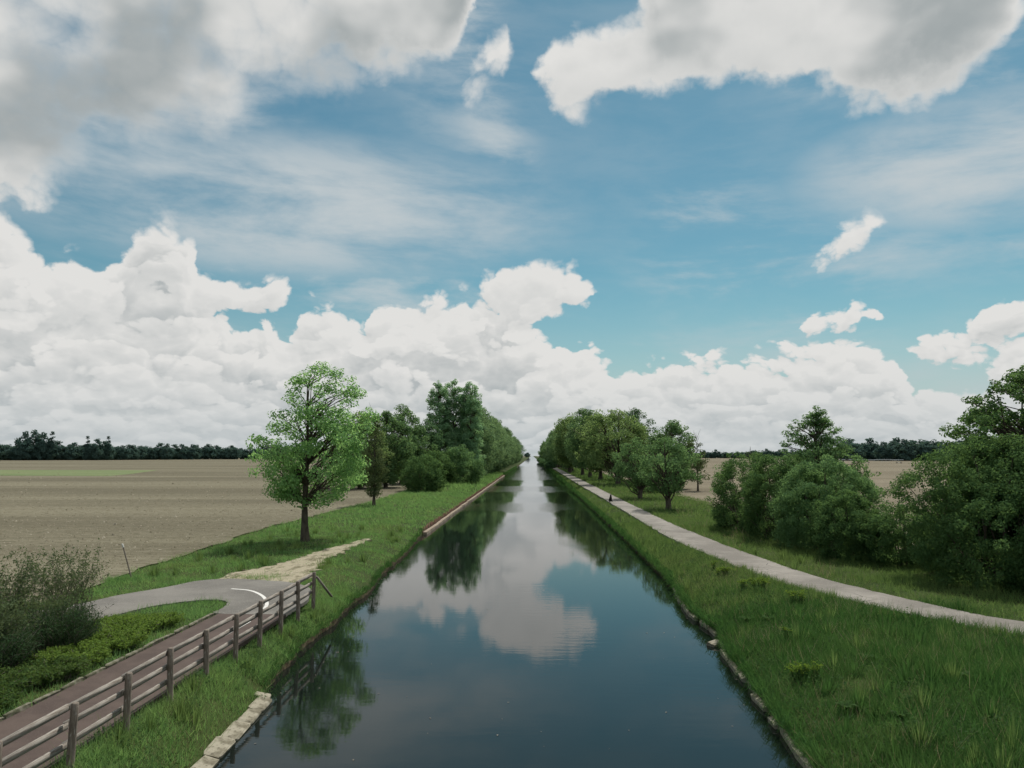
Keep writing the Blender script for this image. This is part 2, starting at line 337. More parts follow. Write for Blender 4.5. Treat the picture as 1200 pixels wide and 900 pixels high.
M['stone'] = two_tone('weathered_pale_stone', (.30, .275, .21), (.125, .11, .072), 3.5, bs=.7, bd=.03, detail=7., lo=.42, hi=.7, fleck=(.10, .09, .06), fscale=14.)
M['kerb'] = two_tone('mossy_kerb_stone', (.20, .185, .145), (.085, .085, .05), 4., bs=.6, bd=.02, detail=7., lo=.4, hi=.62)
M['coping'] = two_tone('pale_concrete_beam', (.34, .29, .23), (.22, .17, .12), 1.5, bs=.4)
M['rust'] = two_tone('rusty_steel_sheet', (.085, .036, .022), (.13, .062, .038), 2.5, stretch=(1, 1, 3), bs=.4)
M['wood'] = two_tone('weathered_grey_timber', (.125, .10, .078), (.235, .20, .165), 5., stretch=(5, 5, .8), bs=.6, bd=.012, detail=7., fleck=(.36, .34, .31), fscale=9.)
M['plank'] = two_tone('silvered_plank', (.33, .305, .27), (.165, .138, .112), 3., stretch=(14, .7, 14), bs=.5, bd=.008, detail=8., lo=.38, hi=.66, fleck=(.11, .09, .075), fscale=6.)
M['bark'] = two_tone('grey_brown_bark', (.050, .040, .030), (.105, .088, .066), 6., stretch=(1, 1, .35), bs=.9, bd=.04)
M['twig'] = two_tone('pale_twig', (.12, .105, .085), (.2, .18, .15), 8.)
M['white'] = two_tone('off_white_paint', (.62, .62, .58), (.5, .5, .47), 2.)
M['roof'] = two_tone('dull_roof', (.16, .13, .11), (.22, .19, .17), 2.)
M['steel'] = two_tone('pale_blue_galvanised_steel', (.34, .42, .46), (.46, .52, .55), 2., rough=.5)
M['rubber'] = two_tone('black_rubber', (.02, .02, .02), (.035, .034, .03), 4.)
M['fur'] = two_tone('black_and_tan_fur', (.012, .011, .010), (.09, .06, .03), 3.2, lo=.55, hi=.75)
def water_mat(g):
    p = geo(g, 'Position'); x, y, z = g.sep(p)
    wob = g.m('MULTIPLY', g.m('SUBTRACT', g.noise(g.xyz(g.m('MULTIPLY', x, .10), g.m('MULTIPLY', y, .02)), 1., 3.).outputs[0], .5), 26.)
    yw = g.m('ADD', y, wob)
    def band(a, b, c, d, s): return g.m('MULTIPLY', g.m('MULTIPLY', g.ramp(yw, a, b), g.ramp(yw, c, d, 1., 0.)), s)
    gust = g.m('ADD', g.m('ADD', band(196., 214., 400., 520., 1.), band(136., 143., 158., 166., .85)), band(88., 92., 101., 108., .35))
    patch = g.ramp(g.noise(g.xyz(g.m('MULTIPLY', x, .12), g.m('MULTIPLY', y, .05)), 1., 3., .6).outputs[0], .45, .75, .025, .20)
    w1 = g.noise(g.xyz(g.m('MULTIPLY', x, .55), g.m('MULTIPLY', y, 1.9)), 1.6, 4., .55).outputs[0]
    w2 = g.noise(g.xyz(g.m('MULTIPLY', x, 1.), g.m('MULTIPLY', y, 1.5)), 6., 3., .6).outputs[0]
    h = g.m('ADD', w1, g.m('MULTIPLY', w2, .22))
    nrm = bump(g, h, g.m('ADD', patch, gust), .03)
    n = g.n.new('ShaderNodeBsdfPrincipled'); g.put(n.inputs['Base Color'], (.006, .010, .008)); g.put(n.inputs['Roughness'], .03)
    n.inputs['IOR'].default_value = 1.33; g.l.new(nrm, n.inputs['Normal'])
    return n.outputs[0]
M['water'] = material('canal_water', water_mat)
M['grass'] = foliage('grass_blades', (0.099, 0.210, 0.069), (0.204, 0.353, 0.142), 0.51, nscale=1.3, mottle=(.185, .225, .085))
M['rank'] = foliage('rank_bank_grass', (0.021, 0.064, 0.022), (0.072, 0.165, 0.054), 0.48, nscale=.8, mottle=(.085, .150, .050))  # coarse grass, its colour also darkened in place of a cloud shadow
M['bank'] = foliage('right_bank_grass', (.068, .132, .044), (.150, .236, .088), .48, nscale=1.2, mottle=(.15, .20, .075))
M['dry'] = foliage('dry_grass', (0.192, 0.168, 0.109), (0.312, 0.276, 0.203), 0.36)
M['maple'] = foliage('maple_leaves', (0.149, 0.311, 0.125), (0.289, 0.487, 0.210), 0.55)
M['broad'] = foliage('broad_tree_leaves', (0.090, 0.172, 0.077), (0.165, 0.273, 0.126), 0.48, nscale=.35)
M['light_tree'] = foliage('light_tree_leaves', (0.138, 0.223, 0.090), (0.230, 0.329, 0.146), 0.54, nscale=.35)
M['dark_tree'] = foliage('dark_tree_leaves', (0.060, 0.126, 0.060), (0.114, 0.203, 0.099), 0.42, nscale=.35)
M['chestnut'] = foliage('chestnut_leaves', (0.103, 0.193, 0.093), (0.203, 0.310, 0.169), 0.46, nscale=.3)
M['poplar'] = foliage('poplar_leaves', (0.145, 0.278, 0.157), (0.295, 0.466, 0.269), 0.44, nscale=.3)
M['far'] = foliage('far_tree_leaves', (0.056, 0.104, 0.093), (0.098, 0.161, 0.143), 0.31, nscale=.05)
M['hedge'] = foliage('hedge_leaves', (0.060, 0.126, 0.048), (0.121, 0.209, 0.083), 0.48)
M['hazel'] = foliage('hazel_leaves', (0.094, 0.185, 0.080), (0.166, 0.280, 0.130), 0.51)
M['dull'] = foliage('dull_shrub_leaves', (.070, .110, .050), (.125, .165, .080), 0.41)
M['greygreen'] = foliage('grey_green_leaves', (.066, .100, .048), (.125, .168, .088), 0.36)
M['broom'] = foliage('dark_needles', (.028, .060, .028), (.062, .105, .048), 0.26)
M['juniper'] = foliage('yellow_green_sprays', (0.090, 0.155, 0.035), (0.192, 0.290, 0.074), 0.41, nscale=1.6)
M['juniper_dark'] = foliage('deep_green_sprays', (0.043, 0.089, 0.032), (0.115, 0.177, 0.055), 0.36, nscale=1.2)
M['spurge'] = foliage('yellow_flower_heads', (.105, .185, .030), (.190, .285, .055), 0.41)
M['weed'] = foliage('broad_weed_leaves', (.045, .095, .035), (.085, .145, .055), 0.46)

# ------------------------------------------------------------------ terrain
WL_L = [(-200, -6.5), (13, -6.5), (17, -6.52), (20.9, -6.72), (21.6, -7.1), (24, -7.28), (27, -7.5), (30, -7.35), (34, -7.6), (37, -7.42), (42, -7.9), (51, -8.05), (64, -8.75), (245, -8.8), (400, -8.3), (3200, -8.3)]
WL_R = [(-200, 5.4), (16, 5.5), (20, 5.68), (22.6, 5.88), (26, 6.05), (28, 6.42), (30, 6.35), (32, 6.2), (40, 6.72), (56, 6.9), (95, 7.05), (300, 7.4), (3200, 7.4)]
def wl(y, side):
    T = WL_L if side < 0 else WL_R
    b = np.interp(y, [t[0] for t in T], [t[1] for t in T])
    j = .10*snoise(y, y*0 + side*3, 2.3) + .06*snoise(y, y*0, 6.1, 2.)
    if side < 0: j = j*np.interp(y, [0, 21, 23, 60, 64, 66], [0, 0, 1, 1, .2, 0])
    else: j = j*np.interp(y, [0, 10, 400, 900], [1, 1, 1, 0])
    return b + j
def edge_h(y, side):
    if side < 0: return np.interp(y, [0, 21, 22.2, 60, 64, 245, 250], [-.02, -.02, .20, .24, .46, .46, .28]) + np.interp(y, [0, 21, 22], [0, 0, .09])*snoise(y, y*0, 1.9, 4.)
    return np.interp(y, [0, 20, 40, 100], [.24, .26, .24, .26]) + .09*snoise(y, y*0, 1.5, 6.)
def ground_z(x, y):
    x = np.asarray(x, float); y = np.asarray(y, float)
    left = x < 0
    offL = wl(y, -1) - x; offR = x - wl(y, 1)
    off = np.where(left, offL, offR); top = np.where(left, .9, 1.0); e = np.where(left, edge_h(y, -1), edge_h(y, 1))
    wid = np.where(left, np.interp(y, [0, 25, 45], [1.45, 1.45, 2.6]), np.interp(y, [0, 22, 45], [3.4, 3.0, 2.3]))
    o0 = np.where(left & (y < 21.6), .26, 0.); t = np.clip((off - o0)/(wid - o0), 0, 1); t = t*(1.6 - .6*t)
    z = e + (top - e)*np.clip(t, 0, 1)
    z = z - .05*(.5 + .5*snoise(x, y, 2.2))*np.clip(off*2, 0, 1) - .03
    return np.where(off < 0, -1.2, z)
def build_ground():
    ys = np.concatenate([[-400, -150, -60], np.arange(-30, 8, 6.), np.arange(8, 70, .4), 70*np.exp(np.linspace(0, math.log(5200/70), 150))])
    offs = np.array([0., .05, .25, .5, .9, 1.4, 2., 2.7, 3.5, 4.6, 6, 8, 11, 15, 22, 40, 90, 220, 600, 1500, 4200])
    V = []
    for y in ys:
        l, r = float(wl(y, -1)), float(wl(y, 1))
        xs = [l - o for o in offs[::-1]]; zs = ground_z(xs, np.full(len(xs), y)); zs[-1] = -.5
        row = list(zip(xs, [y]*len(xs), zs)) + [(l + .9, y, -1.3), ((l + r)/2, y, -1.9), (r - .9, y, -1.3)]
        xs = [r + o for o in offs]; zs = ground_z(xs, np.full(len(xs), y)); zs[0] = -.5
        V += row + list(zip(xs, [y]*len(xs), zs))
    w = len(offs)*2 + 3; n = len(ys)
    i = np.arange(n-1)[:, None]*w + np.arange(w-1)[None, :]
    Q = np.stack([i, i+1, i+w+1, i+w], -1).reshape(-1, 4)
    obj('ground', np_mesh('ground', V, Q), M['ground'], kind='structure')
build_ground()
def build_water():
    ys = np.concatenate([[-400, -100, -30], np.arange(-10, 100, 10.), 100*np.exp(np.linspace(0, math.log(50), 24))])
    V = []
    for y in ys: V += [(-9.6, y, 0.), (8.4, y, 0.)]
    i = np.arange(len(ys)-1)*2
    obj('water', np_mesh('water', V, np.stack([i, i+1, i+3, i+2], 1)), M['water'], kind='structure')
build_water()
def slab(name, pts, z, mat, thick=.12, kind='structure'):
    bm = bmesh.new(); vs = [bm.verts.new((x, y, z)) for x, y in pts]; f = bm.faces.new(vs)
    if f.normal.z < 0: f.normal_flip()
    f.normal_update()
    if f.normal.z < 0: bmesh.ops.reverse_faces(bm, faces=[f])
    top = bmesh.ops.triangulate(bm, faces=[f])['faces']
    n = len(pts)
    lo = [bm.verts.new((x, y, z - thick)) for x, y in pts]
    for k in range(n): bm.faces.new((vs[k], vs[(k+1) % n], lo[(k+1) % n], lo[k]))
    bmesh.ops.recalc_face_normals(bm, faces=bm.faces)
    me = bpy.data.meshes.new(name); bm.to_mesh(me); bm.free()
    return obj(name, me, mat, kind=kind)
def smooth_line(pts, n=8):
    """Catmull-Rom through points"""
    P = [np.array(p, float) for p in pts]; P = [2*P[0]-P[1]] + P + [2*P[-1]-P[-2]]; out = []
    for i in range(1, len(P)-2):
        for t in np.linspace(0, 1, n, endpoint=False):
            a, b, c, d = P[i-1:i+3]
            out.append(.5*((2*b) + (-a+c)*t + (2*a-5*b+4*c-d)*t*t + (-a+3*b-3*c+d)*t**3))
    return [tuple(p) for p in out] + [tuple(P[-2])]
def rough(pts, amp, seed):
    r = np.random.default_rng(seed); return [(x + r.normal(0, amp), y + r.normal(0, amp)) for x, y in pts]
# towpath on the right bank
TOW_R = smooth_line([(27, 17.5), (20, 21.6), (15.67, 26.37), (14.53, 28.46), (13.47, 31.7), (12.4, 36.3), (11.6, 45.5), (10.95, 58.7), (10.8, 71.5), (10.75, 87.5), (10.7, 104), (10.7, 147), (10.6, 250), (10.6, 420), (10.6, 800)], 8)
TOW_L = smooth_line([(25.4, 15.6), (18.8, 19.6), (14.49, 24.41), (13.35, 26.19), (11.77, 29.5), (10.2, 35.2), (9.25, 45.4), (8.85, 53), (8.8, 62.6), (8.8, 75.7), (8.75, 90.5), (8.7, 119), (8.5, 160), (8.4, 420), (8.4, 800)], 8)
TOW = rough(TOW_L, .035, 1) + rough(TOW_R, .035, 2)[::-1]
slab('towpath', TOW, 1.012, M['towpath'])
# service road on the left
UP = [(-31, 20.5), (-24, 24.4), (-19.5, 26.6), (-17.31, 27.83), (-16.43, 29.46), (-16.01, 31.09), (-14.94, 33.14), (-14.46, 34.6), (-13.48, 35.2), (-12.04, 35.0), (-10.09, 34.15), (-9.0, 32.6), (-8.4, 30.2)]
DN = [(-8.4, 27.5), (-10.76, 27.55), (-10.97, 28.3), (-11.1, 29.26), (-11.42, 29.94), (-11.97, 30.19), (-12.66, 29.9), (-13.22, 29.38), (-13.76, 28.54), (-14.18, 27.03), (-14.9, 25.4), (-16.6, 23.0), (-20, 20.2), (-27, 16.5)]
ROAD = rough(smooth_line(UP, 5), .02, 3) + rough(smooth_line(DN, 5), .02, 4)
slab('road', ROAD, .912, M['asphalt'])
CYC = [(-8.38, 6), (-8.38, 27.49), (-10.74, 27.54), (-10.80, 20), (-10.82, 6)]
slab('footpath', CYC, .908, M['red'])
TRACK = rough(smooth_line([(-13.7, 35.25), (-13.75, 36.3), (-13.66, 37.42), (-13.09, 39.01), (-12.38, 42.25), (-11.96, 45.78), (-11.3, 49.4), (-10.9, 52.), (-10.5, 51.5), (-10.6, 48.0), (-10.55, 44.7), (-10.75, 42.29), (-10.4, 38.78), (-9.9, 36.58), (-9.82, 34.6)], 9), .13, 5)
TRACK += [(-10.09, 34.22), (-12.04, 35.06)]
slab('gravel_track', TRACK, .906, M['gravel'])
def ribbon(name, line, w, z, mat):
    P = np.array(line); T = np.gradient(P, axis=0); T /= np.linalg.norm(T, axis=1)[:, None]
    Nn = np.stack([-T[:, 1], T[:, 0]], 1); V = []
    for p, n in zip(P, Nn): V += [(*(p + n*w/2), z), (*(p - n*w/2), z)]
    i = np.arange(len(P)-1)*2
    return obj(name, np_mesh(name, V, np.stack([i, i+1, i+3, i+2], 1)), mat, kind='structure')
ribbon('road_marking', smooth_line([(-12.2, 32.6), (-11.3, 32.19), (-10.45, 31.1), (-9.85, 29.85), (-9.55, 28.95), (-9.4, 28.03)], 6), .13, .9165, M['paint'])
ribbon('road_marking', [(-9.28, 23.2), (-9.25, 24.8), (-9.22, 26.3)], .13, .9125, M['paint'])
ribbon('road_marking', [(-9.34, 15.2), (-9.33, 17.), (-9.32, 18.6)], .13, .9125, M['paint'])
# fields
FE = [(-60, -19), (20, -18.2), (32, -18.0), (38, -18.75), (48, -19.1), (58, -20.0), (80, -19.3), (95, -18.7), (130, -19.5), (300, -21), (5000, -21)]
def field(name, ys, edge, far, z, mat):
    V = []
    for y in ys: e = edge(y); V += [(e, y, z), (e + (far - e)*.02, y, z), (e + (far - e)*.3, y, z), (far, y, z)]
    i = (np.arange(len(ys)-1)*4)[:, None] + np.arange(3)[None, :]
    return obj(name, np_mesh(name, V, np.stack([i, i+1, i+5, i+4], -1).reshape(-1, 4)), mat, kind='structure')
fys = np.concatenate([np.arange(-60, 150, 1.2), 150*np.exp(np.linspace(0, math.log(30), 30))])
field('ploughed_field_left', fys, lambda y: float(np.interp(y, [a for a, b in FE], [b for a, b in FE]) + .35*snoise(y, 0., .9) + .18*snoise(y, 0., 3.1)), -4000, .905, M['field'])
field('ploughed_field_right', fys, lambda y: float(np.interp(y, [-60, 40, 60, 90, 5000], [21, 20, 18.5, 19, 24]) + .4*snoise(y, 1., .8)), 4000, 1.006, M['field_pale'])
slab('crop_strip', [(-520, 300), (-136, 288), (-126, 258), (-117, 232), (-110, 206), (-135, 209), (-520, 222)], .93, M['crop'], thick=.05)

# ------------------------------------------------------------------ fence, kerb, edging, revetment
def build_fence():
    rng = np.random.default_rng(11)
    f = empty('wooden_fence', 'weathered timber post and rail fence between red path and canal bank', 'fence', (-8.1, 14.25, .88))
    ys = 14.25 + (np.arange(11) - 2)*1.956
    for y in ys:
        p = Parts(); n = 8; hh = 1.10 + rng.normal(0, .02); a = np.linspace(0, 2*math.pi, n, endpoint=False) + .3
        rad = [.066, .068, .066, .065, .064, .05]; zz = [-.3, 0, .4, .8, hh - .02, hh]
        V = []; 
        for r, z in zip(rad, zz): V += [(r*math.copysign(abs(math.cos(q))**.7, math.cos(q)) + rng.normal(0, .002), r*math.copysign(abs(math.sin(q))**.7, math.sin(q)), z) for q in a]
        Q = [(i*n+k, i*n+(k+1) % n, (i+1)*n+(k+1) % n, (i+1)*n+k) for i in range(5) for k in range(n)]
        V.append((0, 0, hh + .006)); c = len(V) - 1
        T = [(5*n+k, 5*n+(k+1) % n, c) for k in range(n)]
        o = obj('post', np_mesh('post', V, Q, T), M['wood'], f, (rng.normal(0, .01), y - 14.25, 0), (rng.normal(0, .012), rng.normal(0, .018), rng.uniform(0, .3)))
    for i in range(len(ys) - 1):
        for z in (.99, .69, .36):
            p = Parts(); L = 1.956 + .10
            p.box((0, 0, 0), (.034, L, .115), 0., .0025, rng)
            o = obj('rail', p.mesh('rail'), M['plank'], f, (-.098 + rng.normal(0, .004), ys[i] + .978 - 14.25, z + rng.normal(0, .012)), (rng.normal(0, .006), rng.normal(0, .02), 0))
    b = Parts().box((0, 0, 0), (.09, .045, 1.42))
    p0 = Vector((.06, 15.62, .98)); p1 = Vector((.42, 16.75, -.02)); d = (p0 - p1)
    o = obj('brace', b.mesh('brace'), M['plank'], f, (p0 + p1)/2); o.rotation_euler = d.to_track_quat('Z', 'Y').to_euler()
build_fence()
def rock_mesh(name, d, rng, rough_=.06, seg=3):
    """a chipped block"""
    bm = bmesh.new(); bmesh.ops.create_cube(bm, size=1.); bmesh.ops.bevel(bm, geom=bm.edges[:], offset=.10, segments=1, affect='EDGES')
    for v in bm.verts:
        v.co = Vector((v.co.x*d[0], v.co.y*d[1], v.co.z*d[2])) + Vector(rng.normal(0, rough_*min(d), 3))
    me = bpy.data.meshes.new(name); bm.to_mesh(me); bm.free(); return me
def build_edging():
    rng = np.random.default_rng(21)
    k = empty('kerb', 'pale low kerb stones between red path and juniper bed', 'kerb', (-10.87, 16, .9)); k['kind'] = 'structure'; del k['category']
    meshes = [rock_mesh('kerbstone', (.09, .93, .14), rng, .09) for _ in range(4)]
    y = -5.2
    while y < 11.4:
        obj('kerbstone', meshes[rng.integers(4)], M['kerb'], k, (rng.normal(0, .015), y + .46, rng.normal(-.01, .015)), (rng.normal(0, .02), 0, rng.normal(0, .02))); y += .98
    e = empty('stone_edging', 'row of pale weathered stone slabs edging the left waterline by fence', 'edging', (-6.6, 17, .1))
    y = -5.
    while y < 4.1:
        L = rng.uniform(.55, 1.25)
        if y + L > 4.3: L = 4.35 - y
        me = rock_mesh('stone', (.40 + rng.normal(0, .02), L - .02, .22), rng, .045)
        yy = y + L/2; x = float(wl(np.float64(17 + yy), -1)) + 6.6 - .15
        obj('stone', me, M['stone'], e, (x + rng.normal(0, .012), yy, -.10 + rng.normal(0, .012)), (rng.normal(0, .015), math.radians(14) + rng.normal(0, .015), (.05 if yy > 0 else .005) + rng.normal(0, .008))); y += L
    e2 = empty('stone_edging', 'broken pale stone edging half buried along the right waterline', 'edging', (6, 24, .1))
    y = -8.6
    while y < 13.5:
        L = rng.uniform(.5, 1.5)
        if 2.4 < y < 4.4: y += .9; continue
        Y = 24 + y + L/2; x = float(np.interp(Y, [t[0] for t in WL_R], [t[1] for t in WL_R])) - 6
        x2 = float(np.interp(Y + .4, [t[0] for t in WL_R], [t[1] for t in WL_R])) - 6
        me = rock_mesh('stone', (rng.uniform(.14, .24), L - .03, .22), rng, .10)
        obj('stone', me, M['stone'], e2, (x + .02 + rng.normal(0, .03), y + L/2, -.065 + rng.normal(0, .02)), (rng.normal(0, .03), rng.normal(-.1, .08), -math.atan2(x2 - x, .4) + rng.normal(0, .05)))
        y += L + (rng.uniform(.1, .7) if rng.random() < .3 else 0)
    for i, (x, y, s, lab) in enumerate([(6.05, 27.3, .34, 'pale flat stone lying in the notch of the right bank')]):
        obj('rock', rock_mesh('rock', (s, s*1.3, s*.6), rng, .12), M['stone'], None, (x, y, .03), (rng.normal(0, .1), rng.normal(0, .1), rng.uniform(0, 3)), label=lab, category='stone')
    r = empty('revetment', 'rusty steel revetment with pale concrete beam along left waterline', 'revetment', (-8.75, 64, 0))
    pan = Parts(); L = 3.
    for q in range(5): pan.box((.035*(-1)**q, (q + .5)*L/5, .19), (.05, L/5 + .02, .66))
    pm = pan.mesh('panel')
    cm = [rock_mesh('coping', (.30, 2.94, .26), rng, .04) for _ in range(3)]
    for i in range(61):
        y = i*3.
        if i == 47: continue
        xo = float(np.interp(64 + y, [64, 245], [-8.75, -8.8])) + 8.75
        obj('panel', pm, M['rust'], r, (xo - .06, y, rng.normal(0, .01)), (0, rng.normal(-.04, .03), 0))
        if rng.random() > .04: obj('coping', cm[rng.integers(3)], M['coping'], r, (xo + .2, y + 1.5, .09 + rng.normal(0, .02)), (0, rng.normal(0, .03), rng.normal(0, .006)))
build_edging()

# ------------------------------------------------------------------ trees
PROF = dict(
    maple=[(0, .40), (.12, .84), (.28, 1.), (.45, .95), (.6, .80), (.75, .68), (.9, .52), (1, .22)],
    round=[(0, .45), (.2, .9), (.45, 1.), (.7, .85), (.88, .55), (1, .2)],
    column=[(0, .6), (.15, .9), (.5, 1.), (.8, .78), (.93, .45), (1, .12)],
    poplar=[(0, .6), (.1, .88), (.5, 1.), (.8, .92), (.92, .68), (1, .28)],
    young=[(0, .8), (.25, 1.), (.5, .88), (.7, .64), (.86, .40), (1, .12)],
    dome=[(0, .68), (.2, .90), (.45, 1.), (.65, .93), (.82, .70), (.93, .45), (1, .18)],
    cone=[(0, .8), (.2, 1.), (.45, .8), (.7, .5), (.88, .25), (1, .06)],
    wall=[(0, .75), (.25, .92), (.6, 1.), (.85, .85), (1, .45)])
def crown_points(rng, H, hb, R, prof, K, rc, n, flat, inner=.35, sy=1.):
    pr = PROF[prof]; T = [a for a, b in pr]; B = [b for a, b in pr]
    ph = rng.uniform(0, 6.28, 3)
    cl = []
    while len(cl) < K:
        t = rng.random(); p = np.interp(t, T, B)
        if rng.random() > p*.9 + .1: continue
        th = rng.uniform(0, 2*math.pi); lob = 1 + .13*math.sin(2*th + ph[0] + 3*t) + .10*math.sin(3*th + ph[1] - 5*t) + .06*math.sin(5*th + 9*t + ph[2])
        rho = inner + (1 - inner)*math.sqrt(rng.random()); r = rc*rng.uniform(.65, 1.3)*(1 - .3*t)
        q = max(p*R*lob - r*.75, .05*R)*rho
        if rng.random() < .06: q *= rng.uniform(1.08, 1.28); r *= .6
        cl.append((q*math.cos(th), q*math.sin(th)*sy, hb + t*(H - hb - r*.6) + r*.25, r))
    cl = np.array(cl)
    cnt = np.maximum((n*(cl[:, 3]/rc)**2).astype(int), 3); idx = np.repeat(np.arange(K), cnt); N = len(idx)
    d = rng.normal(size=(N, 3)); d /= np.linalg.norm(d, axis=1)[:, None]
    rho = rng.uniform(.35, 1.08, N)**.7
    P = cl[idx, :3] + d*(rho*cl[idx, 3])[:, None]*np.array([1, 1, flat])
    cd = P - np.array([0, 0, hb + (H - hb)*.45]); cd /= np.linalg.norm(cd, axis=1)[:, None] + 1e-9
    Nn = cd*.5 + d*.4 + np.array([0, 0, .35]) + rng.normal(0, .45, (N, 3))
    return cl, P, Nn
def make_tree(name, label, category, loc, H, hb, R, prof, K, rc, n, leaf, mat, seed, trunk_r=.2, flat=.75, aspect=.75, fork=None, lean=0.,
              group=None, rz=0., inner=.35, sy=1., bare=None, bmat='bark', branch_frac=1., sides=8, crown_name='crown', shift=0., bthick=.022):
    rng = np.random.default_rng(seed)
    root = empty(name, label, category, loc, rz, group)
    cl, P, Nn = crown_points(rng, H, hb, R, prof, K, rc, n, flat, inner, sy)
    cl[:, 0] += shift*np.clip(cl[:, 2]/H, 0, .6); P[:, 0] += shift*np.clip(P[:, 2]/H, 0, .6)
    tops = []
    tp = Parts()
    top = hb + (H - hb)*.82; zz = np.linspace(-.25, top if not fork else fork, 9)
    path = np.stack([lean*zz + .05*np.sin(zz*.9 + seed)*min(1, R/3), .05*np.cos(zz*.8 + seed) - .05*math.cos(seed), zz], 1)
    rad = trunk_r*(1.0 - .86*np.clip(zz/top, 0, 1)**.9) if not fork else trunk_r*(1 - .25*np.clip(zz/fork, 0, 1))
    rad[0] *= 1.45; rad[1] *= 1.08
    tp.tube(path, rad, sides); tops.append(path[2:])
    if fork:
        for j in range(3):
            th = rng.uniform(0, 1.) + j*2.1; t = np.linspace(0, 1, 7); sp = R*.42
            pth = path[-1] + np.stack([math.cos(th)*sp*t**.85, math.sin(th)*sp*t**.85, (top - fork)*t**1.1], 1)
            tp.tube(pth, trunk_r*(.72 - .58*t), 6); tops.append(pth)
    obj('trunk', tp.mesh('trunk', True), M[bmat], root)
    stem = np.concatenate(tops)
    bp = Parts()
    for c in cl:
        if rng.random() > branch_frac: continue
        ok = stem[stem[:, 2] < c[2] + .1*R] if (stem[:, 2] < c[2] + .1*R).any() else stem[:1]
        want = c[2] - .75*math.hypot(c[0], c[1]); s = ok[np.argmin(np.abs(ok[:, 2] - want) + .5*np.hypot(ok[:, 0] - c[0], ok[:, 1] - c[1]))]
        e = c[:3]; t = np.linspace(0, 1, 5); L = np.linalg.norm(e - s)
        q = s + (e - s)*t[:, None]; q[:, 2] += L*.10*np.sin(t*math.pi); q[1:-1] += rng.normal(0, .035*L, (3, 3))
        br = min(bthick*L**.8 + .010, trunk_r*.42); bp.tube(q, br*(1 - .8*t), 4)
    if bare:
        for _ in range(bare):
            th = rng.uniform(0, 6.28); z = H*rng.uniform(.8, .95); t = np.linspace(0, 1, 4); L = H*rng.uniform(.1, .2)
            q = np.array([0, 0, z]) + np.stack([math.cos(th)*L*.4*t, math.sin(th)*L*.4*t, L*t], 1); bp.tube(q, .03*(1 - .8*t), 4)
    obj('branches', bp.mesh('branches'), M[bmat], root)
    s = leaf*rng.uniform(.7, 1.3, len(P))
    obj(crown_name, np_mesh(crown_name, *leaf_quads(P, Nn, s, s*aspect, rng, .4)), M[mat], root, kind='stuff')
    return root
def make_bush(name, label, loc, H, R, prof, K, rc, n, leaf, mat, seed, category='shrub', group=None, rz=0., sy=1., flat=.8, inner=.58, aspect=.75, stems=9):
    rng = np.random.default_rng(seed)
    root = empty(name, label, category, loc, rz, group)
    cl, P, Nn = crown_points(rng, H, .0, R, prof, K, rc, n, flat, inner, sy)
    keep = P[:, 2] > .02; P, Nn = P[keep], Nn[keep]
    sp = Parts()
    for c in cl[rng.choice(len(cl), min(len(cl), stems*4), replace=False)]:
        b = np.array([c[0]*.25, c[1]*.25, -.1]); t = np.linspace(0, 1, 5); q = b + (c[:3] - b)*t[:, None]; q[1:-1] += rng.normal(0, .06*H*.3, (3, 3))
        sp.tube(q, (.035 + .004*H)*(1 - .8*t), 4)
    obj('stems', sp.mesh('stems'), M['bark'], root)
    s = leaf*rng.uniform(.7, 1.3, len(P))
    obj('foliage', np_mesh('foliage', *leaf_quads(P, Nn, s, s*aspect, rng, .4)), M[mat], root, kind='stuff')
    return root
# ---- left bank
make_tree('maple_tree', 'lone bright green maple with bare lower trunk at edge of ploughed field', 'tree', (-14.39, 50.67, .88), 11.4, 2.3, 4.4, 'maple', 185, .72, 165, .135, 'maple', 15, shift=1.6, trunk_r=.24, flat=.7, aspect=.9, inner=.3, bthick=.015)
make_tree('thin_tree', 'slender ivy-clad tree with a bare dead tip behind the maple', 'tree', (-17.2, 86.9, .88), 10.0, .9, 1.75, 'round', 90, .6, 100, .16, 'dull', 6, trunk_r=.16, bare=5, inner=.1)
make_bush('round_bush', 'rounded green bush standing alone in front of the left tree row', (-16.6, 121.5, .88), 5.7, 3.9, 'dome', 170, .85, 150, .2, 'hedge', 7, rz=.5)
make_bush('wide_bush', 'wide green thicket at foot of the tall poplars', (-14.2, 156, .88), 7.6, 5.4, 'dome', 210, 1.0, 140, .25, 'hazel', 8)
make_bush('wide_bush', 'lower dark thicket between the round bush and the poplars', (-19.5, 150, .88), 6.6, 5.0, 'dome', 120, 1.2, 140, .28, 'hedge', 9)
make_tree('broad_tree', 'broad dull green tree just right of the lone maple', 'tree', (-28.0, 130, .88), 12.6, .6, 5.6, 'round', 187, 1.15, 150, 0.29, 'light_tree', 10, trunk_r=.3)
make_tree('broad_tree', 'broad dark tree left of the poplars, behind ivy-clad tree', 'tree', (-24.5, 150, .88), 15.0, .6, 5.6, 'round', 204, 1.19, 160, 0.31, 'broad', 11, trunk_r=.35)
make_tree('broad_tree', 'mid green tree filling the gap behind the ivy-clad tree', 'tree', (-24.6, 134, .88), 12.8, .5, 5.0, 'round', 170, 1.15, 150, .30, 'broad', 13, trunk_r=.3)
make_tree('broad_tree', 'shaded dark tree low beside the poplars, above the round bush', 'tree', (-21.2, 158, .88), 12.5, .5, 4.8, 'round', 153, 1.10, 150, 0.31, 'dark_tree', 12, trunk_r=.3)
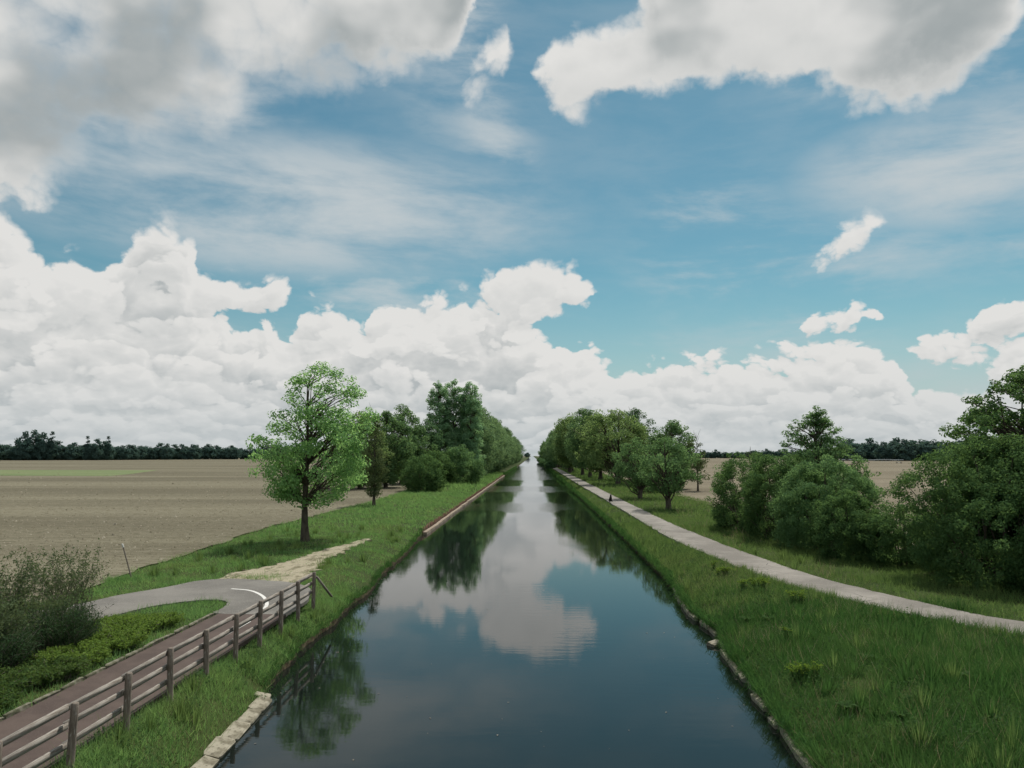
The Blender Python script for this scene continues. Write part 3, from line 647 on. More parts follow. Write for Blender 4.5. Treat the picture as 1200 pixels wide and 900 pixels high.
for i, (x, y, h, lab) in enumerate([(-19.4, 166, 21.0, 'first of three tall dark poplars by the canal, nearest the maple'), (-16.6, 168, 21.6, 'middle one of three tall dark poplars by the canal'), (-12.9, 167, 21.3, 'last of three tall dark poplars, nearest the water')]):
    make_tree('poplar_tree', lab, 'tree', (x, y, .88), h, .6, 3.3, 'poplar', 300, .85, 105, .30, 'poplar', 20 + i, trunk_r=.32, group='tall poplars on the left bank', inner=.2)
rowL = [make_tree('chestnut_tree', lab, 'tree', (x, y, .88), h*1.12, .4, r*1.05, 'round', 125, 1.75, 165, .38, 'chestnut', 30 + i, trunk_r=.4, group='trees in a row along the left bank')
        for i, (x, y, h, r, lab) in enumerate([(-14.6, 192, 17.8, 5.6, 'tall rounded chestnut right behind the poplars on left bank'), (-14.2, 206, 16.6, 5.4, 'second rounded chestnut beyond the poplars on left bank'), (-14.0, 220, 16.9, 5.5, 'third rounded chestnut beyond the poplars on left bank')])]
rr = random.Random(4)
y = 233.
while y < 600:
    src = rowL[rr.randrange(3)]
    copy_tree(src, (-13.4 + rr.uniform(-.8, .8) + min(1.6, (y - 230)*.004), y, .88), rr.uniform(0, 6.3), (rr.uniform(.85, 1.1), rr.uniform(.85, 1.1), rr.uniform(.80, 1.06)),
              'distant tree in the receding row on the left bank', 'distant trees of the left bank row')
    y *= 1.05
# ---- right bank
make_tree('fruit_tree', 'small forked tree nearest on the right, beside the towpath', 'tree', (13.24, 78.7, .97), 7.0, 1.7, 3.7, 'round', 130, .7, 120, .17, 'hazel', 40, trunk_r=.3, fork=1.7)
make_tree('fruit_tree', 'small leaning tree second along the towpath, darker trunk', 'tree', (13.17, 98.6, .97), 7.4, 1.6, 3.9, 'round', 130, .75, 120, .19, 'hazel', 41, trunk_r=.3, lean=.1, fork=2.2)
make_tree('broad_tree', 'large light green tree standing over the towpath bend of shade', 'tree', (15.6, 146, .97), 13.8, 2.2, 7.1, 'round', 204, 1.23, 150, 0.29, 'light_tree', 42, trunk_r=.5, fork=3.0)
make_tree('broad_tree', 'dark dense tree behind the two small fruit trees', 'tree', (22.2, 128, .97), 11.0, .8, 4.6, 'round', 153, 1.02, 150, 0.27, 'broad', 43, trunk_r=.35)
make_tree('broad_tree', 'dark tree rising behind the large light green tree', 'tree', (21.0, 165, .97), 15.0, 1.0, 5.8, 'round', 170, 1.19, 140, 0.31, 'dark_tree', 44, trunk_r=.4, bare=6)
make_tree('thin_tree', 'thin half bare tree at the right end of towpath trees', 'tree', (24.6, 120, .97), 8.4, 1.0, 2.0, 'column', 45, .7, 70, .22, 'dull', 45, trunk_r=.14, bare=6)
make_bush('low_bush', 'low green bush under the dark tree behind the fruit trees', (15.6, 112, .97), 2.6, 2.2, 'dome', 40, .7, 110, .2, 'hedge', 46)
rowR = [make_tree('lime_tree', lab, 'tree', (x, y, .97), h*1.05, 1.8, r*1.05, 'round', 120, 1.7, 160, .38, m, 50 + i, trunk_r=.4, group='trees in a row along the right towpath')
        for i, (x, y, h, r, m, lab) in enumerate([(14.6, 172, 14.5, 5.4, 'light_tree', 'light green towpath tree just beyond the large one'), (13.8, 192, 15.5, 5.3, 'broad', 'mid green towpath tree with pale trunk, second beyond the large one'), (13.4, 214, 16.8, 5.5, 'chestnut', 'rounded towpath tree third beyond the large one')])]
y = 236.
while y < 820:
    src = rowR[rr.choice((0, 1, 1, 2, 2))]
    copy_tree(src, (12.3 + rr.uniform(-1.4, 1.4) - min(1.2, (y - 230)*.004), y, .97), rr.uniform(0, 6.3), (rr.uniform(.8, 1.12), rr.uniform(.8, 1.12), rr.uniform(.78, 1.18)),
              'distant tree in the receding row on the right bank', 'distant trees of the right bank row')
    y *= 1.05
bb = make_bush('waterside_bush', 'dark bush overhanging the far right waterline', (7.6, 330, .9), 3.0, 2.6, 'dome', 40, .9, 90, .35, 'dark_tree', 58, group='dark bushes along the far right waterline')
for i in range(10):
    copy_tree(bb, (7.6, 352*1.09**i, .9), i*1.3, (1, 1.6, 1. + .1*(i % 3)), 'dark bush overhanging the far right waterline', 'dark bushes along the far right waterline')
make_tree('broad_tree', 'tiny far tree closing the end of the canal', 'tree', (-14, 2300, .9), 13, .5, 11, 'round', 40, 3., 40, 2., 'far', 59)
# ---- hedge of the right foreground
make_bush('dark_hedge', 'dark upright bush at far end of the hedge by towpath', (15.4, 57.5, .95), 5.6, 2.6, 'wall', 300, .45, 200, .10, 'hedge', 60, sy=1.5)
make_bush('hazel_bush', 'broad mid green hazel bush in middle of the hedge by towpath', (16.9, 47.0, .95), 5.3, 3.3, 'dome', 420, .46, 190, .10, 'hazel', 61)
make_bush('hazel_bush', 'lower spreading dull green bush in front of the hazel', (16.4, 42.4, .95), 3.5, 2.1, 'dome', 260, .36, 190, .09, 'hedge', 62)
make_bush('dark_hedge', 'dark leafy bush between the hazel and the upright hedge end', (16.0, 52., .95), 5.4, 2.8, 'wall', 300, .45, 200, .10, 'hedge', 63)
make_tree('young_tree', 'pointed tree rising above the middle of the hedge', 'tree', (19.2, 54.5, .95), 8.7, 1.2, 3.5, 'young', 420, .45, 110, .13, 'hazel', 64, trunk_r=.16, flat=.6, inner=.15)
make_bush('big_hedge', 'big dark rounded bush nearest the camera beside the towpath', (20.0, 35.0, .95), 6.2, 4.1, 'dome', 700, .44, 170, .095, 'hedge', 65, sy=1.05)
make_bush('big_hedge', 'leafy bush at the right picture edge overhanging the verge', (22.4, 31.2, .95), 5.0, 3.3, 'dome', 420, .44, 170, .095, 'hazel', 66)
make_bush('big_hedge', 'bush filling the hedge behind the big rounded bush', (23.6, 38.5, .95), 6.8, 3.8, 'dome', 200, .65, 220, .13, 'hedge', 67)
make_tree('broad_tree', 'tall dark tree at the right picture edge above the hedge', 'tree', (23.9, 38.0, .95), 9.7, 1.4, 5.1, 'round', 420, .58, 170, .145, 'hedge', 68, trunk_r=.24, flat=.65)
make_bush('low_bush', 'low bramble filling the hedge gap beside the big rounded bush', (18.4, 40.2, .95), 2.9, 2.3, 'dome', 240, .36, 180, .09, 'hedge', 72)
make_tree('sapling', 'thin scraggly sapling at the left end of the hedge', 'tree', (14.5, 61.5, .95), 5.0, .8, 1.3, 'column', 30, .45, 60, .12, 'hazel', 69, trunk_r=.05)
make_tree('sapling', 'second scraggly sapling behind the end of the hedge', 'tree', (17.8, 66.0, .95), 5.6, .8, 1.3, 'column', 28, .45, 50, .12, 'dull', 70, trunk_r=.05, bare=4)
make_bush('low_bush', 'low shrub at the foot of the hedge\'s far end', (14.3, 59.5, .95), 1.9, 1.2, 'dome', 40, .4, 140, .11, 'hazel', 71)
# ---- far tree lines
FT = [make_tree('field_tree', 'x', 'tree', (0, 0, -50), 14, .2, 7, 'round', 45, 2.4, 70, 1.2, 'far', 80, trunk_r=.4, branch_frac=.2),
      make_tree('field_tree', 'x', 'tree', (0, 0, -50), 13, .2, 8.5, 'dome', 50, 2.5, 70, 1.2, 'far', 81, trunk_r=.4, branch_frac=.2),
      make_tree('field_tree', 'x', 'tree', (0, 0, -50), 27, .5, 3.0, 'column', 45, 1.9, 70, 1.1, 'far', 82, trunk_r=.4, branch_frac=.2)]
def unproj(px, Y): return (px - 623.5)/933.*Y
def far_row(px0, px1, Y0, Y1, h, step, lab, group, seed):
    r = random.Random(seed); p = px0
    while p < px1:
        t = (p - px0)/(px1 - px0); Y = Y0 + (Y1 - Y0)*t + r.uniform(-25, 25); k = r.randrange(2)
        s = h*r.uniform(.78, 1.18)/13.5
        copy_tree(FT[k], (unproj(p, Y), Y, .88), r.uniform(0, 6.3), (s*1.15, s*1.15, s), lab, group)
        p += step*r.uniform(.7, 1.3)
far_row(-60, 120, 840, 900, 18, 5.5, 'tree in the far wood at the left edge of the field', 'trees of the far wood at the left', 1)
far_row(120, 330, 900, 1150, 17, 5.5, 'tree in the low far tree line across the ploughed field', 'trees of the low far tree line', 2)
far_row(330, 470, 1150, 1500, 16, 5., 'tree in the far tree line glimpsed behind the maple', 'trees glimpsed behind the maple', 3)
for p, Y, s, lab in [(22, 845, .95, 'tall clump tree at left end of the far wood'), (33, 850, 1.0, 'tallest rounded tree in the far wood left of the poplars'), (44, 850, .92, 'rounded far tree just left of the first thin poplar')]:
    copy_tree(FT[0], (unproj(p, Y), Y, .88), p, (1.6*s, 1.6*s, 2.3*s), lab)
for p, Y, s, lab in [(54, 850, 1.06, 'first thin dark poplar in the far wood, beside the rounded clump'), (97, 860, .90, 'second thin dark poplar, above the small white shed'), (122, 870, .90, 'third thin poplar standing out of the far tree line')]:
    copy_tree(FT[2], (unproj(p, Y), Y, .88), p, (1.4, 1.4, s*1.12), lab, 'thin poplars in the far tree line')
for p, Y, s, lab in [(109, 862, 1.5, 'broad tall tree between the second and third thin poplars'), (193, 960, 1.25, 'rounded tree rising from the low far tree line'), (252, 1060, 1.2, 'taller pair tree near right end of the low tree line'), (270, 1080, 1.2, 'last taller tree before the maple in far tree line')]:
    copy_tree(FT[0], (unproj(p, Y), Y, .88), p, (s*.9, s*.9, s*1.1), lab)
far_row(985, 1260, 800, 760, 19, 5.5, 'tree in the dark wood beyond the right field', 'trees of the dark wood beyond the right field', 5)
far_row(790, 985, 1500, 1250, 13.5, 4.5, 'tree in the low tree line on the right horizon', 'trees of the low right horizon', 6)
for t in FT:
    for c in list(t.children): bpy.data.objects.remove(c)
    bpy.data.objects.remove(t)

# ---- shrubs of the left foreground
def spray_shrub(name, label, loc, R, H, ns, nl, leaf, mat, seed, up=.5, group=None, aspect=.4, curve=.3, stem_mat='twig', base_r=.5, stem_r=.012, sx=1., sy=1., category='shrub', rz=0., along=.25):
    """arching or upright stems set with small leaves"""
    rng = np.random.default_rng(seed); root = empty(name, label, category, loc, rz, group)
    sp = Parts(); C = []; Nn = []
    for i in range(ns):
        th = rng.uniform(0, 6.28); b = R*base_r*math.sqrt(rng.random()); L = rng.uniform(.55, 1.05)
        b0 = np.array([b*math.cos(th)*sx, b*math.sin(th)*sy, 0.]); th2 = th + rng.normal(0, .6)
        out = np.array([math.cos(th2)*sx, math.sin(th2)*sy, 0.])*R*(1 - base_r)*rng.uniform(.3, 1.1)
        t = np.linspace(0, 1, 6); q = b0 + out*t[:, None]**(1 + up); q[:, 2] = H*L*(t - curve*t**2.5) + rng.normal(0, .01, 6); q[1:] += rng.normal(0, .03*H, (5, 3))*np.array([1, 1, .4])
        sp.tube(q, stem_r*(1 - .75*t), 3)
        k = max(int(nl*rng.uniform(.6, 1.3)), 3); tt = along + (1 - along)*rng.random(k)
        P = np.stack([np.interp(tt, t, q[:, j]) for j in range(3)], 1) + rng.normal(0, .045*H**.5, (k, 3))
        C.append(P); Nn.append(rng.normal(0, .7, (k, 3)) + np.array([0, 0, .5]))
    obj('stems', sp.mesh('stems'), M[stem_mat], root)
    C = np.concatenate(C); Nn = np.concatenate(Nn); s = leaf*rng.uniform(.7, 1.3, len(C)); C[:, 2] = np.maximum(C[:, 2], .02)
    obj('foliage', np_mesh('foliage', *leaf_quads(C, Nn, s, s*aspect, rng)), M[mat], root, kind='stuff')
    return root
spray_shrub('wispy_shrub', 'tall wispy grey-green shrub at the left picture edge behind road', (-15.7, 23.2, .88), 1.6, 2.9, 90, 105, .088, 'greygreen', 100, up=.9, curve=.12)
spray_shrub('wispy_shrub', 'thinner wispy shrub between the left edge and the leaning stake', (-15.9, 27.3, .88), 1.5, 2.7, 60, 75, .088, 'greygreen', 101, up=.9, curve=.15)
spray_shrub('wispy_shrub', 'lower pale twiggy shrub overhanging the road at the left', (-14.6, 23.6, .88), 1.4, 1.9, 70, 75, .088, 'greygreen', 102, up=.8, curve=.3)
spray_shrub('wispy_shrub', 'dense wispy shrub in the left corner above the junipers', (-14.2, 20.6, .88), 1.4, 2.1, 100, 105, .088, 'greygreen', 103, up=.8, curve=.2)
spray_shrub('broom_bush', 'dark dense broom bush beside the yellow-green junipers', (-13.15, 22.3, .88), 1.3, 1.35, 260, 60, .09, 'broom', 104, up=.5, curve=.15, aspect=.2)
spray_shrub('broom_bush', 'dark broom bush lower in the left corner', (-13.4, 19.9, .88), 1.2, 1.3, 220, 60, .09, 'broom', 105, up=.5, curve=.2, aspect=.2)
JUN = [(-12.0, 25.6, .9, .55, 'juniper', 'bright yellow-green juniper at far end of the bed by kerb'), (-12.3, 24.2, 1.1, .75, 'juniper', 'tallest bright yellow-green juniper in the bed'),
       (-11.85, 22.7, 1.0, .65, 'juniper', 'yellow-green juniper halfway along the kerb bed'), (-12.0, 21.2, 1.0, .62, 'juniper', 'yellow-green juniper in front of the dark broom bush'),
       (-11.8, 19.7, 1.0, .62, 'juniper_dark', 'darker juniper nearer along the kerb bed'), (-12.3, 18.2, 1.1, .7, 'juniper_dark', 'deep green juniper in the left corner bed'),
       (-11.7, 17.2, .8, .5, 'juniper_dark', 'low deep green juniper spilling on the kerb at left edge'), (-13.1, 25.4, .8, .5, 'juniper', 'small yellow-green juniper behind, next to the grass island')]
for i, (x, y, R, H, m, lab) in enumerate(JUN):
    spray_shrub('juniper_bush', lab, (x, y, .86), R, H, 190, 46, .075, m, 110 + i, up=.2, curve=.45, aspect=.45, group='low junipers in the kerb bed', sy=1.15, base_r=.6)
st = Parts().tube([(0, 0, 0), (-.12, .0, .6), (-.3, 0, 1.1), (-.36, 0, 1.5)], [.022, .02, .016, .01], 6)
obj('bare_stick', st.mesh('bare_stick'), M['twig'], None, (-13.05, 19.3, .9), label='bare pale stick poking out of the shrubs at left edge', category='stick')
stk = empty('marker_stake', 'thin leaning grey stake with white tip at the field edge', 'stake', (-17.6, 35.2, .85), 0.)
obj('stake_pole', Parts().tube([(0, 0, 0), (-.22, 0, .7), (-.45, 0, 1.42)], [.032, .03, .03], 7).mesh('stake_pole'), M['wood'], stk)
obj('tip', Parts().tube([(-.445, 0, 1.40), (-.47, 0, 1.475), (-.5, 0, 1.56), (-.502, 0, 1.565)], [.04, .042, .04, .001], 7).mesh('tip'), M['white'], stk)

def build_clods():
    rng = np.random.default_rng(91); n = 34000
    y = 1/rng.uniform(1/260., 1/27., n); px = rng.uniform(-40, 470, n); x = (px - 623.5)/933.*y
    e = np.interp(y, [a for a, b in FE], [b for a, b in FE]); k = x < e - .3; x, y = x[k], y[k]; n = len(x)
    s = rng.gamma(2.5, .013, n)*np.interp(y, [27, 95, 260], [.8, 1.5, 2.5]); th = rng.uniform(0, 6.28, n); h = s*rng.uniform(.5, 1.1, n)
    V = [np.stack([x + s*np.cos(th + q)*rng.uniform(.6, 1.3, n), y + s*np.sin(th + q)*rng.uniform(.6, 1.3, n), np.full(n, .895)], 1) for q in (0, 1.57, 3.14, 4.71)]
    V.append(np.stack([x + rng.normal(0, .3, n)*s, y + rng.normal(0, .3, n)*s, .9 + h], 1)); V = np.stack(V, 1)
    i = np.arange(n)[:, None, None]*5; T = (i + np.array([[0, 1, 4], [1, 2, 4], [2, 3, 4], [3, 0, 4]])).reshape(-1, 3)
    obj('soil_clods', np_mesh('soil_clods', V.reshape(-1, 3), None, T), M['clod'], kind='stuff', label='loose clods and pale stones on the ploughed field', category='soil')
def clod_mat(g):
    r = geo(g, 'Random Per Island'); return pbr(g, g.mix(g.ramp(r, .45, 1., smooth=False), (.13, .116, .08), (.26, .24, .185)), .95, None, .1)
M['clod'] = material('soil_clod', clod_mat)
build_clods()

# ------------------------------------------------------------------ grass and herbs
def inside(x, y, poly):
    P = np.array(poly); n = len(P); r = np.zeros(len(x), bool); j = n - 1
    for i in range(n):
        c = ((P[i, 1] > y) != (P[j, 1] > y)); d = P[j, 1] - P[i, 1]
        r ^= c & (x < (P[j, 0] - P[i, 0])*(y - P[i, 1])/(d if abs(d) > 1e-9 else 1e-9) + P[i, 0]); j = i
    return r
def blades(name, rng, zones, mat, label=None, lean=.35):
    Vs = []
    for (x0, x1, y0, y1, dens, h0, h1, w, side, skip) in zones:
        nt = int((x1 - x0)*(y1 - y0)*dens/9) + 1; k = rng.integers(0, nt, nt*9); sp = .05 + .28*h1; rr_ = rng.normal(0, sp, (nt*9, 2))
        x = rng.uniform(x0, x1, nt)[k] + rr_[:, 0]; y = rng.uniform(y0, y1, nt)[k] + rr_[:, 1]; n = len(x); vig = rng.uniform(.65, 1.25, nt)[k]
        keep = np.ones(n, bool)
        off = (wl(y, -1) - x) if side < 0 else (x - wl(y, 1)); keep &= off > (.0 if side > 0 else np.where(y < 21.3, .28, .0))
        for poly in skip: keep &= ~inside(x + rng.normal(0, .09, n), y + rng.normal(0, .09, n), poly)
        if side < 0:
            fe = np.interp(y, [a for a, b in FE], [b for a, b in FE]); keep &= x > fe - .2*snoise(x, y, 1.3) - .5*(rng.random(n) < .1)
        keep &= rng.random(n) < .62 + .5*snoise(x, y, .9, 3.)
        x, y, rr_, vig = x[keep], y[keep], rr_[keep], vig[keep]; n = len(x); z = ground_z(x, y) - .03
        h = vig*rng.uniform(h0, h1, n)*(1 + .35*snoise(x, y, 1.7, 5.) + .2*snoise(x, y, .45, 8.)); th = rng.uniform(0, 6.28, n); ww = w*rng.uniform(.6, 1.3, n)
        dx, dy = np.cos(th)*ww/2, np.sin(th)*ww/2; lx, ly = rng.normal(-.05, lean, n)*h + rr_[:, 0]*.6, rng.normal(.0, lean, n)*h + rr_[:, 1]*.6
        v = np.stack([np.stack([x - dx, y - dy, z], 1), np.stack([x + dx, y + dy, z], 1), np.stack([x + lx, y + ly, z + h], 1)], 1)
        Vs.append(v.reshape(-1, 3))
    V = np.concatenate(Vs); return obj(name, np_mesh(name, V, None, np.arange(len(V)).reshape(-1, 3)), M[mat], kind='stuff', label=label, category='grass')
def fringe(name, rng, zones, mat, label):
    """grass hanging over the water's edge"""
    Vs = []
    for side, y0, y1, per_m, h0, h1, w in zones:
        n = int((y1 - y0)*per_m); y = rng.uniform(y0, y1, n); o = rng.uniform(-.04, .22, n); e = wl(y, side); x = e + side*o
        z = ground_z(e + side*(np.maximum(o, .05)), y) - .04; h = rng.uniform(h0, h1, n)*(1 + .4*snoise(y, y*0, 1.4, 2.)); th = rng.uniform(0, 6.28, n); ww = w*rng.uniform(.6, 1.3, n)
        dx, dy = np.cos(th)*ww/2, np.sin(th)*ww/2; out = -side*h*rng.uniform(.1, .95, n); up = h*rng.uniform(-.35, .6, n)
        m = np.stack([x + out*.55, y + rng.normal(0, .12, n)*h, z + np.maximum(up, 0) + .25*h], 1); t = np.stack([x + out, y + rng.normal(0, .25, n)*h, np.maximum(z + up, .0)], 1)
        a = np.stack([x - dx, y - dy, z], 1); b = np.stack([x + dx, y + dy, z], 1); k = np.stack([dx*.7, dy*.7, dx*0], 1)
        Vs.append(np.stack([a, b, m + k, m - k, m - k, m + k, t], 1))
    V = np.concatenate(Vs); n = len(V); i = np.arange(n)[:, None]*7
    return obj(name, np_mesh(name, V.reshape(-1, 3), i + np.array([[0, 1, 2, 3]]), i + np.array([[4, 5, 6]])), M[mat], kind='stuff', label=label, category='grass')
def build_grass():
    rng = np.random.default_rng(77)
    SK = [ROAD, CYC]; SKT = SK + [TRACK]
    Z = [(-8.5, -6.3, 12, 36, 1300, .10, .26, .016, -1, SK),
         (-8.5, -6.3, 12, 24, 260, .2, .40, .012, -1, SK),
         (-14.3, -10.9, 25, 31, 700, .06, .15, .016, -1, SK),
         (-22, -10.9, 16, 36, 260, .10, .28, .022, -1, SK),
         (-20, -8.0, 30, 60, 260, .10, .24, .026, -1, SKT),
         (-13.8, -9.8, 35, 53, 110, .05, .14, .03, -1, SK),
         (-20.5, -7.6, 60, 125, 70, .14, .36, .06, -1, []),
         (-20.5, -8.4, 125, 260, 14, .2, .6, .16, -1, [])]
    blades('grass', rng, Z, 'grass', 'short bright grass of the left bank and verges')
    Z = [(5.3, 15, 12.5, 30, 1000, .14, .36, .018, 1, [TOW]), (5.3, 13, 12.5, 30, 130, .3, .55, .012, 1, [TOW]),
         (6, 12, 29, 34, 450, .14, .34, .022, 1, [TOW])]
    blades('grass', rng, Z, 'rank', 'rank grass of the near right bank, cloud shade in its colour')
    Z = [(6, 12, 30, 46, 650, .14, .34, .022, 1, [TOW]),
         (9.5, 20, 20, 46, 330, .12, .30, .022, 1, [TOW]), (9.5, 17, 46, 70, 240, .14, .34, .03, 1, [TOW]),
         (6.6, 10, 46, 70, 360, .16, .38, .03, 1, [TOW]),
         (6.6, 20, 70, 130, 60, .18, .42, .06, 1, [TOW]), (6.8, 20, 130, 330, 11, .25, .6, .16, 1, [TOW]), (6.3, 7.6, 46, 330, 30, .3, .6, .10, 1, [TOW])]
    blades('grass', rng, Z, 'bank', 'fresh grass of the farther right bank and towpath verges')
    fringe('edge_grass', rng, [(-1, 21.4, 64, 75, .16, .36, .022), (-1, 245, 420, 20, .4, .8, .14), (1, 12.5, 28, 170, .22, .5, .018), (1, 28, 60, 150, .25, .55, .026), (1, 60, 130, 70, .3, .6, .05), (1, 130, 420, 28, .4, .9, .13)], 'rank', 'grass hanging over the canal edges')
    Z = [(-8.3, -6.9, 12, 22, 22, .2, .45, .012, -1, SK), (5.5, 14, 12.5, 40, 26, .3, .65, .011, 1, [TOW]), (-20, -8, 30, 90, 3, .2, .45, .02, -1, SKT), (10, 19, 46, 120, 2.5, .3, .7, .03, 1, [TOW])]
    Z += [(-7.2, -6.75, 12.5, 21.5, 300, .06, .2, .014, -1, SK)]
    blades('dry_grass', rng, Z, 'dry', 'sparse dry straw-coloured stalks among the grass')
build_grass()
def build_tussocks():
    for mat, seed, zones, lab in (('rank', 71, ((6.4, 15, 13, 30, 170),), 'tall tussocks standing out of the near right bank, cloud shade in their colour'), ('bank', 72, ((6.6, 14, 14, 46, 120), (-8.0, -7.2, 13, 34, 16), (-17.5, -9, 36, 60, 55)), 'tall pale green tussocks in the bank grass')):
        rng = np.random.default_rng(seed); Vs = []
        for x0, x1, y0, y1, n in zones:
            cx = rng.uniform(x0, x1, n); cy = rng.uniform(y0, y1, n); m = rng.integers(30, 80, n); i = np.repeat(np.arange(n), m); N = len(i)
            r = np.abs(rng.normal(0, .11, N)); th = rng.uniform(0, 6.28, N); x = cx[i] + r*np.cos(th); y = cy[i] + r*np.sin(th)
            ok = ~inside(x, y, TOW) & ~inside(x, y, ROAD) & ~inside(x, y, CYC) & ~inside(x, y, TRACK); x, y, th, r, i = x[ok], y[ok], th[ok], r[ok], i[ok]; N = len(x)
            h = rng.uniform(.28, .62, n)[i]*rng.uniform(.6, 1.15, N); z = ground_z(x, y) - .03; w = .011*rng.uniform(.7, 1.4, N)*np.where(y > 34, 1.6, 1.)
            dx, dy = -np.sin(th)*w, np.cos(th)*w; ln = h*(.15 + 2.2*r)*rng.uniform(.5, 1.5, N)
            Vs.append(np.stack([np.stack([x - dx, y - dy, z], 1), np.stack([x + dx, y + dy, z], 1), np.stack([x + ln*np.cos(th), y + ln*np.sin(th), z + h], 1)], 1).reshape(-1, 3))
        V = np.concatenate(Vs); obj('tussock_grass', np_mesh('tussock_grass', V, None, np.arange(len(V)).reshape(-1, 3)), M[mat], kind='stuff', label=lab, category='grass')
build_tussocks()
def build_weeds():
    rng = np.random.default_rng(55); C = []
    for x0, x1, y0, y1, n in ((5.6, 16, 13, 30, 420), (6.2, 10, 30, 50, 160), (-8.2, -6.9, 12.5, 30, 40)):
        cx = rng.uniform(x0, x1, n); cy = rng.uniform(y0, y1, n)
        for a, b in zip(cx, cy):
            k = rng.integers(25, 75); R_ = rng.uniform(.10, .34); q = rng.normal(0, R_, (k, 2)); hh = rng.uniform(.10, .38)
            C.append(np.stack([a + q[:, 0], b + q[:, 1], rng.uniform(.2, 1, k)*hh*np.exp(-(q**2).sum(1)/(2*R_*R_))], 1))
    C = np.concatenate(C); off = np.where(C[:, 0] < 0, wl(C[:, 1], -1) - C[:, 0], C[:, 0] - wl(C[:, 1], 1))
    C = C[(off > .1) & ~inside(C[:, 0], C[:, 1], TOW) & ~inside(C[:, 0], C[:, 1], CYC)]; C[:, 2] += ground_z(C[:, 0], C[:, 1]) + .05
    s_ = rng.uniform(.035, .085, len(C)); Nn = rng.normal(0, .6, C.shape) + np.array([0, 0, .8])
    obj('weeds', np_mesh('weeds', *leaf_quads(C, Nn, s_, s_*.6, rng)), M['weed_low'], kind='stuff', label='low leafy weeds growing through the bank grass', category='weeds')
M['weed_low'] = foliage('low_weed_leaves', (0.043, 0.093, 0.036), (0.089, 0.157, 0.061), .4, nscale=1.5)
build_weeds()
def build_debris():
    rng = np.random.default_rng(66); C = []
    for cx, cy, sx, sy, n in ((-1.6, 19, 1.6, 2.5, 9), (1.5, 21, 1.8, 3., 9), (-.5, 27, 2., 4., 10), (4.6, 24, .5, 4., 12), (-6.3, 24, .35, 4., 26)):
        C.append(np.stack([rng.normal(cx, sx, n), rng.normal(cy, sy, n), np.full(n, .006)], 1))
    C = np.concatenate(C); C = C[(C[:, 0] > wl(C[:, 1], -1) + .1) & (C[:, 0] < wl(C[:, 1], 1) - .1)]; s_ = rng.uniform(.015, .06, len(C)); Nn = rng.normal(0, .03, C.shape) + np.array([0, 0, 1.])
    obj('floating_debris', np_mesh('floating_debris', *leaf_quads(C, Nn, s_*1.6, s_*.8, rng)), M['twig'], kind='stuff', label='tiny pale leaves and seed fluff floating on the canal', category='leaves')
build_debris()
def herb(name, label, loc, R, H, ns, mat_head, seed, group):
    rng = np.random.default_rng(seed); root = empty(name, label, 'plant', loc, 0., group); sp = Parts(); C = []; D = []
    for i in range(ns):
        th = rng.uniform(0, 6.28); r = R*math.sqrt(rng.random()); p = np.array([r*math.cos(th), r*math.sin(th), H*rng.uniform(.7, 1.1)]); t = np.linspace(0, 1, 4)
        q = np.array([p[0]*.4, p[1]*.4, 0]) + (p - np.array([p[0]*.4, p[1]*.4, 0]))*t[:, None]; sp.tube(q, .008*(1 - .4*t), 3)
        C.append(p + rng.normal(0, .045, (16, 3))*np.array([1, 1, .35])); D.append(q[rng.integers(0, 4, 10)] + rng.normal(0, .05, (10, 3)))
    obj('stems', sp.mesh('stems'), M['weed'], root)
    C = np.concatenate(C); s = np.full(len(C), .05); obj('flowers', np_mesh('flowers', *leaf_quads(C, rng.normal(0, .5, C.shape) + np.array([0, 0, 1.]), s, s*.8, rng)), M[mat_head], root, kind='stuff')
    D = np.concatenate(D); s = np.full(len(D), .085); obj('leaves', np_mesh('leaves', *leaf_quads(D, rng.normal(0, .7, D.shape) + np.array([0, 0, .5]), s, s*.4, rng)), M['weed'], root, kind='stuff')
for i, (x, y, R, ns, lab) in enumerate([(8.61, 38.7, .14, 9, 'smallest yellow spurge clump farthest along the right bank'), (8.7, 36.4, .32, 26, 'yellow spurge clump second from the far end of right bank'), (8.3, 36.2, .14, 8, 'small yellow spurge tuft just left of the second clump'),
                                        (9.05, 32.6, .42, 38, 'largest yellow spurge clump beside the towpath'), (8.45, 32.6, .2, 12, 'small spurge tuft left of the largest clump'), (9.5, 29.5, .36, 20, 'pale spurge clump nearest the towpath bend'),
                                        (6.75, 21.0, .26, 22, 'yellow spurge clump low on the bank near the waterline stones'), (7.1, 20.7, .16, 8, 'tiny spurge tuft beside the low waterline clump'), (7.6, 24.6, .14, 7, 'tiny spurge tuft in the middle of right bank slope')]):
    z = float(ground_z(x, y)); herb('spurge_plant', lab, (x, y, z), R, .42, ns, 'spurge', 200 + i, 'yellow spurge clumps on the right bank')
def dock(label, loc, n, s, seed):
    rng = np.random.default_rng(seed); root = empty('dock_plant', label, 'plant', loc, 0., 'broad leaved weeds on the right bank')
    for i in range(n):
        th = rng.uniform(0, 6.28); t = np.linspace(0, 1, 5); L = s*rng.uniform(.6, 1.1); w = L*.16*np.array([.25, .8, 1., .7, .05])
        ax = np.array([math.cos(th), math.sin(th), 0]); sd = np.array([-math.sin(th), math.cos(th), 0]); q = ax*L*.7*t[:, None]; q[:, 2] = L*(1.1*t - .75*t*t) + .1
        V = np.concatenate([q - sd*w[:, None], q + sd*w[:, None]]); obj('leaf', np_mesh('leaf', V, [(k, k+1, k+6, k+5) for k in range(4)]), M['weed'], root)
